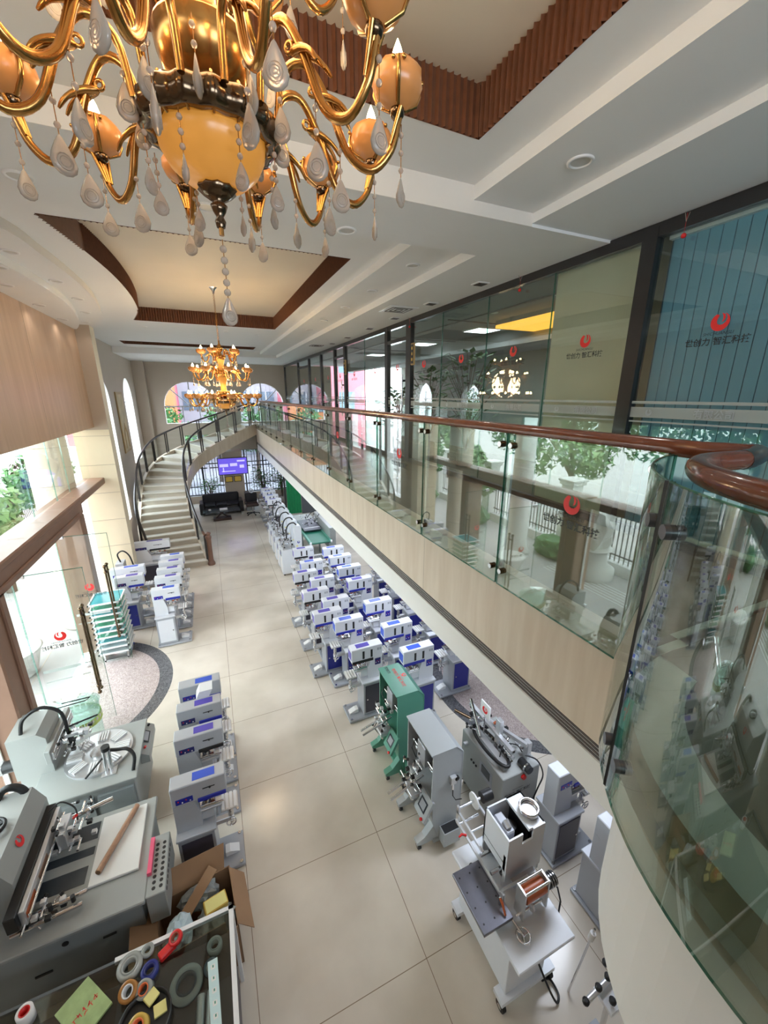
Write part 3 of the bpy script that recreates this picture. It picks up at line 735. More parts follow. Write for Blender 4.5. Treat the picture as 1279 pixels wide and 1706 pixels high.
g = MB(); sa = bay(1.091, 139.7, 140.6, 1); g.b(-.005, .005, -.007, .007, 3.62, 4.93, 'black_metal', M=Matrix.Translation((sa[0][0], sa[0][1], 0))); bpy_rail = tag(g.build('gasket'), 'black gasket strip in the seam between the two curved bay panes', 'gasket')
bay_glass(101, 139.5, 1.085, 'narrow curved glass panel at the corner where the straight balustrade meets the bay')
bay_glass(140.8, 215, 1.085, 'large curved glass panel of the rounded bay in the right foreground')

# ================================================================ CHANDELIERS
def tear(mb, o, h, w, ang, m='crystal'):
    """flattened agate-like drop with raised rings"""
    M = Matrix.Translation(o) @ Matrix.Rotation(ang, 4, 'Z')
    pr = [(0.0005, 0), (.10 * w, -.06 * h), (.26 * w, -.25 * h), (.42 * w, -.48 * h), (.5 * w, -.68 * h), (.42 * w, -.86 * h), (.24 * w, -.96 * h), (.0005, -h)]
    mb.lathe(pr, m, 14, (0, 0, 0), M, 1.0, .36)
    for s in (-1, 1):
        for rr in (.30, .19, .09): mb.torus((0, s * .155 * w, -.66 * h), rr * w, .022 * w, m, 'y', 12, 4, M)
def chain(mb, o, L, n=3, m='crystal'):
    mb.cyl(o, (o[0], o[1], o[2] - L), .0012, 'gold', 4)
    for i in range(n):
        z = o[2] - L * (i + .6) / n; mb.sph((o[0], o[1], z), .0075, m, 8)
def make_arm(rc, hc, r0, h0, parent, L=.14, sc=1.0):
    """one S-curved arm running out along +x from the hub; children: cup, bulb, pendant"""
    D = rc - r0
    pts = crom([(r0, 0, h0), (r0 + .06 * D, 0, h0 + .11), (r0 + .25 * D, 0, h0 + .135), (r0 + .42 * D, 0, h0 + .06), (r0 + .58 * D, 0, h0 - .06 + (hc - .12 - h0) * .5 + .03), (r0 + .78 * D, 0, hc - .16), (r0 + .95 * D, 0, hc - .11), (rc + .005, 0, hc - .035)], 5)
    a = MB(); n = len(pts)
    a.tube(pts, [.0115 - .0035 * abs(i / n - .5) for i in range(n)], 'gold', 7)
    a.tube([p + Vector((0, 0, .009)) for p in pts[2:-3]], .005, 'gold', 5)
    k = int(n * .46); q = pts[k]
    for s in (-1, 0, 1):   # acanthus leaf where the arm turns
        a.tube(crom([q + Vector((-.045, 0, .03)), q + Vector((-.01, s * .012, .022)), q + Vector((.028, s * .024, .0)), q + Vector((.05, s * .03, -.028))], 3), [.006, .009, .009, .009, .008, .007, .006, .006, .005, .003], 'gold', 6)
    a.torus(q + Vector((-.05, 0, .04)), .011, .005, 'gold', 'y', 10, 5)
    for s in (-1.5, -.5, .5, 1.5): # fluted shell under the cup
        a.tube([(rc - .02, s * .006, hc - .10), (rc - .006, s * .010, hc - .06), (rc + .008, s * .015, hc - .02)], [.004, .006, .007], 'gold', 5)
    arm = a.build('arm', parent)
    c = MB(); c.lathe([(.004, -.02), (.03, -.012), (.058, .006), (.070, .032), (.066, .058), (.054, .074), (.048, .070), (.058, .05), (.054, .03), (.03, .01), (.004, .004)], 'amber', 14, (rc, 0, hc), wob=lambda i, k, n: 1 + (.05 if k % 2 else -.02) * (1 if 3 < i < 7 else 0))
    c.sph((rc, 0, hc - .022), .021, 'dark_gold', 12)
    for k in range(3):
        t = 2 * PI * k / 3 + .5; d = Vector((math.cos(t), math.sin(t), 0)); b0 = Vector((rc, 0, hc))
        c.tube([b0 + d * .022 + Vector((0, 0, -.014)), b0 + d * .062 + Vector((0, 0, .008)), b0 + d * .074 + Vector((0, 0, .034)), b0 + d * .068 + Vector((0, 0, .062))], [.007, .006, .006, .004], 'gold', 5)
        e = Vector((-d.y, d.x, 0))
        for s in (-1, 1): c.sph(b0 + d * .072 + e * (s * .014) + Vector((0, 0, .055)), .006, 'gold', 6)
    c.build('cup', arm)
    b = MB(); b.cyl((rc, 0, hc + .02), (rc, 0, hc + .07), .011, 'gold', 8); b.lathe([(.006, .07), (.0165, .083), (.017, .097), (.010, .118), (.0005, .138)], 'flame_bulb', 10, (rc, 0, hc)); b.build('bulb', arm)
    p = MB(); k = pts[int(n * .46)]; o = (k.x + .02, 0, k.z - .02); chain(p, o, L, 3); tear(p, (o[0], 0, o[2] - L), .085, .058, .4); p.build('pendant', arm)
    p = MB(); o2 = (rc + .012, 0, hc - .05); chain(p, o2, L * .9, 3); tear(p, (o2[0], 0, o2[2] - L * .9), .075, .050, 1.1)
    p.build('pendant', arm)
    return arm
def ring_of_arms(n, ph, *a, **k):
    first = make_arm(*a, **k); first.rotation_euler = (0, 0, ph)
    for i in range(1, n):
        c = copy_tree(first, first.parent); c.rotation_euler = (0, 0, ph + 2 * PI * i / n)
def chandelier(label, loc, rz, top, en):
    t = thing('chandelier', label, 'chandelier', loc, 0, None)
    h = MB()   # fluted dark rim
    h.lathe([(.138, .030), (.150, .012), (.172, .014), (.186, .036), (.182, .066), (.160, .084), (.138, .08)], 'dark_gold', 96, wob=lambda i, k, n: 1 + (.030 * math.cos(16 * 2 * PI * k / n) if i > 0 else 0))
    for i in range(16):
        a = 2 * PI * i / 16; d = Vector((math.cos(a), math.sin(a), 0)); h.tube([d * .15 + Vector((0, 0, .010)), d * .178 + Vector((0, 0, .022)), d * .188 + Vector((0, 0, .046)), d * .165 + Vector((0, 0, .084))], .004, 'gold', 5)
    h.build('fluted_rim', t)
    b = MB(); b.lathe([(.0005, -.098), (.04, -.095), (.085, -.078), (.12, -.048), (.139, -.012), (.144, .025), (.135, .035)], 'amber_lit', 40); b.build('glass_bowl', t)
    f = MB(); f.lathe([(.012, -.205), (.016, -.19), (.010, -.178), (.018, -.165), (.024, -.15), (.014, -.142), (.034, -.128), (.050, -.112), (.046, -.104), (.0, -.104)], 'dark_gold', 20, wob=lambda i, k, n: 1 + (.12 if k % 2 and i > 5 else 0)); f.cyl((0, 0, -.205), (0, 0, -.225), .007, 'gold', 8)
    f.build('finial', t).location = (0, 0, .015)
    p = MB(); p.cyl((0, 0, -.22), (0, 0, -.40), .0015, 'gold', 5)
    for z in (-.245, -.275, -.305, -.335, -.362): p.sph((0, 0, z), .0105, 'crystal', 10)
    tear(p, (0, 0, -.375), .082, .052, .35); p.build('central_drop', t)
    c = MB()
    c.lathe([(.05, .10), (.06, .13), (.10, .15), (.118, .20), (.122, .235), (.118, .245), (.10, .22), (.05, .20)], 'gold', 32)
    c.lathe([(.03, .9), (.02, .95), (.045, .99), (.052, 1.03), (.03, 1.07), (.012, 1.11), (.012, 1.16)], 'gold', 20)
    c.lathe([(.075, .5), (.095, .55), (.10, .6), (.085, .62), (.05, .6)], 'gold', 28); c.lathe([(.06, .82), (.078, .86), (.08, .9), (.03, .9)], 'gold', 28)
    c.build('metal_body', t)
    u = MB(); u.lathe([(.045, .2), (.05, .24), (.042, .32), (.048, .40), (.075, .48), (.07, .5)], 'amber_lit', 24); u.lathe([(.04, .6), (.05, .66), (.04, .74), (.06, .82)], 'amber_lit', 24); u.build('amber_stem', t)
    ring_of_arms(12, math.radians(9), .52, .12, .185, .06, t)
    ring_of_arms(8, .2, .42, .60, .09, .56, t, L=.16)
    ring_of_arms(5, .5, .27, .93, .07, .86, t, L=.1)
    for k in range(10):
        d = MB(); a = 2 * PI * k / 10 + .15; o = (.20 * math.cos(a), .20 * math.sin(a), .16); chain(d, o, .07, 2); tear(d, (o[0], o[1], o[2] - .07), .085, .052, a); d.build('pendant', t)
    for k in range(8):
        d = MB(); a = 2 * PI * k / 8 + .3; o = (.175 * math.cos(a), .175 * math.sin(a), -.0); chain(d, o, .09, 3); tear(d, (o[0], o[1], o[2] - .09), .065, .042, a + .6); d.build('pendant', t)
    k = MB(); z = 1.16; i = 0
    while z < top - .06:
        k.torus((0, 0, z), .012, .003, 'gold', 'x' if i % 2 else 'y', 8, 4); z += .02; i += 1
    k.lathe([(.012, top - .10), (.02, top - .06), (.045, top - .015), (.06, top)], 'steel', 20); k.build('hanging_chain', t)
    ld = bpy.data.lights.new('chandelier_light', 'POINT'); ld.energy = en; ld.color = (1, .72, .42); ld.shadow_soft_size = .35
    lo = bpy.data.objects.new('chandelier_light', ld); COL.objects.link(lo); lo.parent = t; lo.location = (0, 0, .45)
    return t
chandelier('large ornate gold and amber chandelier hanging close in the upper left foreground', (.101, 1.446, 5.865), 0, 7.09 - 5.865, 26)
fc = chandelier('smaller looking gold chandelier with lit candles hanging over the hall far behind', (.36, 8.72, 5.03), 0, 7.09 - 5.03, 85)
fc.scale = (1.22, 1.22, 1)

# ================================================================ CEILING FITTINGS
def downlight(loc, label, r=.085, grp='recessed ceiling downlights'):
    o = MB(); o.lathe([(r * .72, -.002), (r * .8, -.012), (r, -.01), (r * 1.02, 0)], 'white_plastic', 24)
    b = tag(o.build('downlight', None, loc), label, 'downlight', grp)
    l = MB(); l.lathe([(.0005, -.004), (r * .75, -.004)], 'downlight_lens', 20); l.build('lens', b)
    spot((loc[0], loc[1], loc[2] - .02), 16 if loc[0] > -1.5 else 5)
for i, y in enumerate((2.44, 4.88, 6.22, 7.5, 8.97, 10.31)): downlight((2.5, y, ZI), 'round white downlight in the stepped ceiling cove by the glass wall, %s from the camera' % ORD[i])
for i, (x, w_) in enumerate(((-.98, 'left'), (.18, 'middle'), (1.33, 'right'))): downlight((x, 3.9, ZL), 'round downlight in the ceiling beam behind the big chandelier, %s one' % w_)
for i, (x, y) in enumerate(((-1.78, 6.2), (-1.7, 7.45), (-1.72, 8.6), (-1.9, 9.9), (-2.18, 11.2))): downlight((x, y, ZI), 'round downlight in the outer curved ceiling step over the entrance, %s from the camera' % ORD[i])
for i, (x, y) in enumerate(((-2.0, 6.49), (-2.27, 7.47), (-2.31, 8.82), (-2.36, 10.23))): downlight((x, y, ZL), 'round downlight by the travertine panel in the inner curved ceiling step, %s from the camera' % ORD[i])
for i, (x, y) in enumerate(((-1.16, 12.1), (.71, 12.1), (1.54, 12.5))): downlight((x, y, ZH), 'small downlight on the flat ceiling beyond the far tray, %s from the left' % ORD[i], .06)
def vent(loc, sx, sy, label):
    o = MB(); o.b(-sx, sx, -sy, sy, -.012, 0, 'white_plastic', c=.004); v = tag(o.build('ceiling_vent', None, loc), label, 'air vent', 'ceiling vents along the glass wall')
    s = MB()
    for k in range(1, 4):
        u = k / 4.2
        for a, b_, c_, d_ in ((-sx * u, sx * u, -sy * u, -sy * u + .014), (-sx * u, sx * u, sy * u - .014, sy * u), (-sx * u, -sx * u + .014, -sy * u, sy * u), (sx * u - .014, sx * u, -sy * u, sy * u)): s.b(a, b_, c_, d_, -.018, -.012, 'vent_dark')
    s.build('louvre', v)
for i, (x, y, sx, sy) in enumerate(((3.5, 4.88, .09, .09), (3.5, 6.18, .09, .09), (3.22, 6.8, .26, .26), (3.5, 7.55, .09, .09), (3.5, 8.88, .09, .09), (3.5, 10.41, .09, .09), (3.5, 11.77, .09, .09), (3.2, 12.4, .26, .26))):
    vent((x, y, ZL), sx, sy, ('large square ceiling air vent ' if sx > .2 else 'small square ceiling grille ') + 'by the glass wall, %s vent from the camera' % ORD[i])
for i, y in enumerate((2.47, 4.39, 7.4)):
    b = MB(); b.sph((0, 0, 0), .02, 'red', 12); b.lathe([(.002, .0), (.012, .012), (.002, .02)], 'red', 8); o = tag(b.build('red_ornament', None, (3.74, y, 6.45)), 'tiny red ball ornament hanging from the top of the glass wall, %s from the camera' % ORD[i], 'ornament', 'red ball ornaments')
    s = MB(); s.cyl((0, 0, .018), (0, 0, .16), .0015, 'red', 4); s.tube([(-.03, 0, .16), (0, 0, .1), (.03, 0, .17)], .003, 'crystal', 5); s.build('string', o)
c = MB(); c.sph((0, 0, -.10), .07, 'white_plastic', 14); c.cyl((0, 0, -.06), (0, 0, 0), .05, 'white_plastic', 14); o = tag(c.build('security_camera', None, (1.9, 20.6, ZL)), 'small dome security camera on the ceiling by the back wall', 'security camera')
l = MB(); l.sph((0, -.045, -.12), .035, 'black_plastic', 10); l.build('lens', o)
# painting on the stair wall
o = MB(); o.b(-2.748, -2.71, 16.2, 17.35, 3.25, 5.3, 'frame_gold', c=.01); pt = tag(o.build('painting'), 'tall gold framed picture hanging on the wall between the two side arches', 'painting')
o = MB(); o.b(-2.71, -2.705, 16.28, 17.27, 3.33, 5.22, 'painting')
for k in range(3): o.tube([(-2.703, 16.45 + .03 * k, 3.4), (-2.703, 16.5 + .05 * k, 3.9), (-2.703, 16.78, 4.25 - .08 * k), (-2.703, 17.05 - .05 * k, 3.9), (-2.703, 17.1 - .03 * k, 3.4)], .008, 'frame_gold', 5)
o.build('canvas', pt)
# brass plates beside the upstairs doors
for i, y in enumerate((7.25, 11.42)):
    o = MB(); o.b(3.73, 3.765, y - .07, y + .07, 5.75, 6.15, 'frame_gold', c=.01); p_ = tag(o.build('door_sign'), 'upright gold-edged room sign beside the %s upstairs glass door' % ('nearer' if i == 0 else 'farther'), 'sign')
    o = MB(); o.b(3.725, 3.731, y - .045, y + .045, 5.78, 6.12, 'black_plastic')
    for k in range(3): o.b(3.722, 3.726, y - .02, y + .02, 5.83 + k * .1, 5.88 + k * .1, 'gold_plaque')
    o.build('plate', p_)
# office things behind the glass
bl = MB()
for k in range(48):
    y = 2.66 - k * .095; bl.b(XG + .12, XG + .125, y - .088, y, 3.95, 6.5, 'blind_blue', M=None)
o = tag(bl.build('vertical_blind'), 'closed pale blue vertical blind behind the nearest upstairs glass', 'blind')
bl = MB(); bl.b(XG + .13, XG + .14, -2.0, 2.68, 3.95, 6.5, 'blind_line'); bl.b(XG + .08, XG + .16, -2.0, 2.68, 6.5, 6.56, 'white_plastic'); bl.build('head_rail', o)
LED = [(6.0, 8.2), (6.0, 11.0), (6.0, 14.5), (8.0, 7.5), (8.0, 10.0), (8.0, 13), (7.2, 17.3)]
for i, (x, y) in enumerate(LED):
    e = MB(); e.b(-.32, .32, -.32, .32, -.03, 0, 'white_plastic'); o = tag(e.build('ceiling_panel_light', None, (x, y, 6.64)), 'bright square ceiling light in the office behind the glass, %s panel' % ORD[i], 'ceiling light', 'office ceiling lights')
    e = MB(); e.b(-.29, .29, -.29, .29, -.034, -.03, 'led_panel'); e.build('diffuser', o)
for i, (x, y) in enumerate([(5.0, 3.6), (5.0, 5.0), (5.0, 6.5), (8.0, 4.2), (8.0, 6.0)]):
    e = MB(); e.lathe([(.05, -.01), (.07, -.012), (.075, 0)], 'white_plastic', 18); o = tag(e.build('downlight', None, (x, y, 6.64)), 'lit round downlight in the room behind the glass wall, %s' % ORD[i], 'downlight', 'lit office downlights')
    e = MB(); e.lathe([(.0005, -.006), (.052, -.006)], 'led_panel', 16); e.build('lens', o)
area('office_light', (6.5, 9, 6.4), (4, 12), 110, (0, 0, 0), (.93, .97, 1)); area('near_office_fill', (5.2, 1.2, 6.3), (1.6, 2.5), 60, (0, 0, 0), (.93, .97, 1))  # the near one is added fill to brighten the blinds and cream column
def plant(name, label, loc, h, spread, n, pot=.16, m='leaf', seed=1, cat='plant', trunk=True):
    rnd = random.Random(seed)
    t = thing(name, label, cat, loc)
    p = MB(); p.lathe([(pot * .75, 0), (pot, .02), (pot * 1.05, pot * 2), (pot * .95, pot * 2), (pot * .8, pot * 1.8), (.001, pot * 1.8)], 'pot', 18); p.build('pot', t)
    l = MB(); s = MB()
    for k in range(n):
        a = rnd.uniform(0, 2 * PI); zz = pot * 2 + (h - pot * 2) * rnd.uniform(.15, 1) ** .7; r = spread * rnd.uniform(.2, 1) * (1 - .35 * abs(zz / h - .6))
        c = Vector((r * math.cos(a), r * math.sin(a), zz)); d = Vector((math.cos(a), math.sin(a), rnd.uniform(-.5, .6))).normalized(); e = d.cross(Vector((0, 0, 1))).normalized(); L = spread * rnd.uniform(.25, .45)
        w = L * .28
        l.add([c, c + d * L * .45 + e * w, c + d * L, c + d * L * .45 - e * w], [(0, 1, 2, 3)], m)
        if k % 5 == 0: s.tube([(0, 0, pot * 1.8), (r * .3 * math.cos(a), r * .3 * math.sin(a), zz * .7), c], .006, 'bark', 4)
    l.build('leaves', t); s.cyl((0, 0, pot * 1.5), (0, 0, h * .75), .02, 'bark', 6); s.build('stem', t)
    return t
plant('potted_plant', 'tall leafy potted plant in the office behind the nearer upstairs door', (4.5, 7.9, ZM), 1.9, .5, 220, seed=3)
plant('potted_plant', 'dark potted tree in the office to the right of the nearer upstairs door', (4.6, 6.6, ZM), 2.1, .55, 240, seed=4)
plant('potted_plant', 'broad potted plant in the office left of the nearer upstairs door', (4.5, 9.4, ZM), 1.5, .6, 200, seed=5)

# ================================================================ PAD PRINTERS
def pad_printer(mir, sticker, cover, panel, door, body='printer_grey', low=False, label='', group=None, loc=(0, 0, 0), wide=1.0):
    """pad printing machine, front (work table) towards +x (-x when mirrored), long side towards the camera"""
    t = thing('pad_printer', label, 'pad printer', loc, 0, group)
    L = .53 * wide
    def mk(): return MB(mir)
    m = mk(); m.b(-.03, .62 * wide, -.2, .2, .012, .05, 'printer_frame', c=.006)
    for x in (0, .58 * wide):
        for y in (-.17, .17): m.cyl((x, y, 0), (x, y, .065), .018, 'steel', 8)
    m.build('base_plate', t)
    m = mk(); m.b(0, .36 * wide, -.16, .16, .05, .67, 'printer_frame', c=.006); m.b(-.012, .38 * wide, -.175, .175, .67, .70, body, c=.005); m.build('cabinet', t)
    m = mk(); m.b(.03, .33 * wide, .161, .166, .1, .62, door); m.build('door_panel', t)
    m = mk(); m.b(.03, .33 * wide, -.166, -.161, .1, .62, door)
    m.cyl((.30 * wide, -.166, .36), (.30 * wide, -.178, .36), .012, 'chrome', 8); m.build('door_panel', t)
    m = mk(); m.prism([(0, .70), (.25 * wide, .70), (.25 * wide, .88), (.2 * wide, 1.06), (0, 1.06)], -.085, .085, body, 'y'); m.build('column', t)
    m = mk(); m.b(-.005, L, -.088, .088, 1.06, 1.30, body, c=.008)
    if not low: m.b(.30 * wide, .42 * wide, -.0895, -.088, 1.185, 1.197, 'black_plastic'); m.sph((.37 * wide, -.094, 1.19), .012, 'black_plastic', 6)
    if low:
        for x in (.17, .31): m.b(x * wide, (x + .035) * wide, -.0905, -.088, 1.10, 1.24, 'black_plastic')
        for x in (.02, .06): m.b(x, x + .028, -.0892, -.088, 1.20, 1.245, 'printer_frame')
    m.build('head', t)
    m = mk(); m.b(.21 * wide, .43 * wide, -.052, .052, 1.3, 1.3022, sticker); m.build('top_label', t)
    if low: m = mk(); m.b(L, L + .002, -.07, .07, 1.1, 1.25, sticker); m.build('front_label', t)
    m = mk(); m.b(.24 * wide if not low else .16 * wide, L - .01, -.1, .1, 1.035, 1.085, cover, c=.006); m.build('front_cover', t)
    m = mk()
    if low: x0, x1, z0, z1 = .03, .13, .93, 1.05
    else: x0, x1, z0, z1 = .035, .20, 1.085, 1.155
    m.b(x0 * wide, x1 * wide, -.094, -.086, z0, z1, panel, c=.003)
    for k in range(4): m.cyl((x0 * wide + (x1 - x0) * wide * (k + .7) / 4.4, -.094, (z0 + z1) / 2 + .012 * (-1) ** k), (x0 * wide + (x1 - x0) * wide * (k + .7) / 4.4, -.1, (z0 + z1) / 2 + .012 * (-1) ** k), .007, 'white_plastic' if k % 2 else 'red', 6)
    m.build('control_panel', t)
    m = mk(); m.b(.22 * wide, .46 * wide, -.075, .075, .86, .885, 'alu', c=.003); m.b(.24 * wide, .40 * wide, -.055, .055, .885, .925, 'steel', c=.004); m.cyl((.31 * wide, 0, .925), (.31 * wide, 0, .965), .045, 'steel', 14)
    for y in (-.05, .05): m.cyl((.25 * wide, y, .9), (.48 * wide, y, .9), .009, 'chrome', 8)
    m.b(.25 * wide, .37 * wide, -.06, .06, .74, .86, body); m.build('ink_unit', t)
    m = mk()
    for x in (.37, .44): m.cyl((x * wide, 0, 1.04), (x * wide, 0, .985), .022, 'alu', 10); m.lathe([(.03, 0), (.026, -.02), (.0005, -.045)], 'copper_red', 10, (x * wide, 0, .985))
    m.build('silicone_pad', t)
    m = mk(); m.b(.44 * wide, .62 * wide, -.1, .1, .79, .80, 'alu')
    for k in range(4): m.b((.448 + k * .043) * wide, (.478 + k * .043) * wide, -.1, .1, .80, .818, 'slot_white', c=.003)
    m.build('slotted_table', t)
    m = mk(); m.cyl((.53 * wide, 0, .44), (.53 * wide, 0, .79), .017, 'chrome', 10); m.b(.36 * wide, .56 * wide, -.03, .03, .54, .60, 'alu', c=.004); m.cyl((.53 * wide, 0, .60), (.53 * wide, 0, .70), .03, 'steel', 12); m.build('table_column', t)
    m = mk(); m.torus((.53 * wide, -.07, .57), .05, .007, 'chrome', 'y', 18, 6); m.cyl((.53 * wide, -.03, .57), (.53 * wide, -.075, .57), .012, 'steel', 8)
    for k in range(3):
        a = 2 * PI * k / 3; m.cyl((.53 * wide, -.07, .57), (.53 * wide + .05 * math.cos(a), -.07, .57 + .05 * math.sin(a)), .005, 'chrome', 5)
    m.build('handwheel', t)
    m = mk(); m.prism([(.42 * wide, .05), (.57 * wide, .05), (.57 * wide, .065), (.47 * wide, .11), (.42 * wide, .11)], -.05, .05, 'white_plastic', 'y'); m.build('foot_pedal', t)
    return t
PROTO = {}
def printer(mir, style, low, label, group, loc, wide=1.0, body='printer_grey', sc=None):
    key = (mir, style, low, wide, body)
    st_ = {'bb': ('label_blue', 'panel_blue', 'panel_blue', 'door_blue'), 'pk': ('label_purple', 'black_plastic', 'panel_navy', 'door_dark'),
           'bd': ('label_blue', 'panel_blue', 'panel_blue', 'door_dark'), 'pb': ('label_purple', 'panel_blue', 'panel_navy', 'door_blue'), 'wb': ('label_blue', 'panel_blue', 'panel_blue', 'printer_white'), 'wk': ('label_purple', 'black_plastic', 'panel_navy', 'printer_white'), 'bk': ('label_blue', 'black_plastic', 'panel_blue', 'door_blue')}[style]
    if key not in PROTO:
        t = PROTO[key] = pad_printer(mir, *st_, body=body, low=low, label=label, group=group, loc=loc, wide=wide)
    else:
        t = copy_tree(PROTO[key]); t.location = loc; tag(t, label, None, group)
    if sc: t.scale = sc
    return t
SHORT = {'wb': 'blue lid label', 'wk': 'purple lid label', 'bb': 'blue lid label', 'pk': 'purple lid label', 'pb': 'purple lid label', 'bk': 'blue lid label', 'bd': 'blue lid label'}
COLN = {'wb': 'blue lid label and blue cover', 'wk': 'purple lid label and black cover', 'bb': 'blue lid label and blue cover', 'pk': 'purple lid label and black cover', 'bd': 'blue lid label and blue cover', 'pb': 'purple lid label and blue cover', 'bk': 'blue lid label and black cover'}
for i, (y, s) in enumerate(((3.80, 'bd'), (4.46, 'pk'), (4.94, 'pb'), (5.40, 'bd'))):
    printer(1, s, False, 'grey pad printer with %s, %s behind the cardboard box' % (COLN[s], ORD[i]), 'pad printers in the left front row', (-.79, y, 0))
for i, (y, s) in enumerate(((8.82, 'wb'), (9.44, 'wk'), (9.91, 'wk'), (10.37, 'wk'), (10.80, 'wb'))):
    printer(1, s, False, 'white pad printer with %s, %s of the column before the stairs' % (SHORT[s], ORD[i]), 'pad printers before the staircase', (-1.48, y, 0), body='printer_white')
for x, y, w_, s, lb in ((-2.3, 12.12, 1.75, 'pk', 'large wide white pad printer standing at the foot of the stairs'), (-2.48, 10.35, 1.32, 'bb', 'wide white pad printer behind the drying rack by the glass door'), (-2.3, 9.80, 1.05, 'pb', 'white pad printer right behind the top of the drying rack')):
    printer(1, s, False, lb, 'white pad printers by the entrance', (x, y, 0), w_, 'printer_white')
for i, (y, s) in enumerate(((5.26, 'pk'), (6.15, 'bb'), (6.97, 'pk'), (7.98, 'pk'), (8.99, 'bb'), (9.92, 'pk'))):
    printer(-1, s, True, 'white pad printer with %s, %s in the aisle row from the green machine' % (SHORT[s], ORD[i]), 'pad printers in the aisle row', (2.21, y, 0), body='printer_white')
for i, (y, s) in enumerate(((6.56, 'pb'), (7.47, 'pk'), (8.45, 'pk'))):
    printer(-1, s, True, 'white pad printer with %s set forward into the aisle, %s one back' % (SHORT[s], ORD[i]), 'pad printers set forward into the aisle', (1.93, y, 0), body='printer_white')
for i, (y, s) in enumerate(((4.89, 'bb'), (5.66, 'bb'), (6.55, 'bb'), (7.61, 'pb'), (8.33, 'bb'), (9.05, 'bb'), (9.67, 'bb'))):
    printer(-1, s, True, 'white pad printer with %s, %s back in the middle row under the gallery' % (SHORT[s], ORD[i]), 'pad printers in the middle row', (2.97, y, 0), body='printer_white', wide=1.04)
for i, (y, s) in enumerate(((5.15, 'bb'), (6.0, 'bb'), (6.9, 'bb'), (7.7, 'bb'), (8.6, 'bb'))):
    printer(-1, s, True, 'pad printer mostly hidden behind the gallery edge, %s of the back row' % ORD[i], 'pad printers in the back row', (3.86, y, 0), body='printer_white')
for i, (y, s) in enumerate(((15.55, 'pk'), (16.25, 'bb'), (17.0, 'bb'), (17.6, 'pk'))):
    printer(-1, s, True, 'distant white pad printer by the office chair, %s from the camera' % ORD[i], 'pad printers at the far end', (2.3, y, 0), body='printer_white')
printer(1, 'bd', False, 'dark grey pad printer under the gallery edge behind the white stamping machine', 'pad printers beside the white stamping machine', (3.06, 2.36, 0), sc=(1, 1, .95))
printer(1, 'bb', False, 'grey pad printer half hidden by the white bay at the right edge', 'pad printers beside the white stamping machine', (3.08, 1.74, 0), sc=(1, 1, .95))

# ================================================================ OTHER MACHINES
def part(name, t, bev=0.):
    """start a part: returns the builder and a function that finishes it"""
    m = MB(); m.t = t; return m, (lambda: m.build(name, t, bev=bev) if m.v else None)
def caster(t, x, y, r=.045, name='caster'):
    m = MB(); m.cyl((x - .018, y, r), (x + .018, y, r), r, 'rubber', 14); m.cyl((x - .022, y, r), (x + .022, y, r), r * .5, 'steel', 10); m.b(x - .026, x + .026, y - .03, y + .03, r * 1.9, r * 2.15, 'steel'); m.cyl((x, y, r), (x, y, r * 2), .012, 'steel', 6)
    m.build(name, t)
def clamp_cluster(m, o, rnd, n=8, s=.1):
    """clamp blocks, knobs on screws and short guide rods of a printing head, each a part of the machine"""
    for k in range(n):
        c = Vector(o) + Vector((rnd.uniform(-s, s), rnd.uniform(-s, s), rnd.uniform(-s * .7, s * .7)))
        q = rnd.random(); w = MB()
        if q < .4: w.b(c.x - .022, c.x + .022, c.y - .02, c.y + .02, c.z - .018, c.z + .018, 'alu' if q < .22 else 'black_plastic', c=.003); w.build('clamp_block', m.t)
        elif q < .75:
            d = Vector((rnd.uniform(-1, 1), rnd.uniform(-1, 1), rnd.uniform(-.3, .6))).normalized() * .045
            w.cyl(c, c + d, .008, 'chrome', 8); w.cyl(c + d * .98, c + d * 1.5, .017, 'black_plastic', 8); w.build('clamp_knob', m.t)
        else: w.cyl(c - Vector((0, .06, 0)), c + Vector((0, .06, 0)), .012, 'chrome', 8); w.build('guide_rod', m.t)
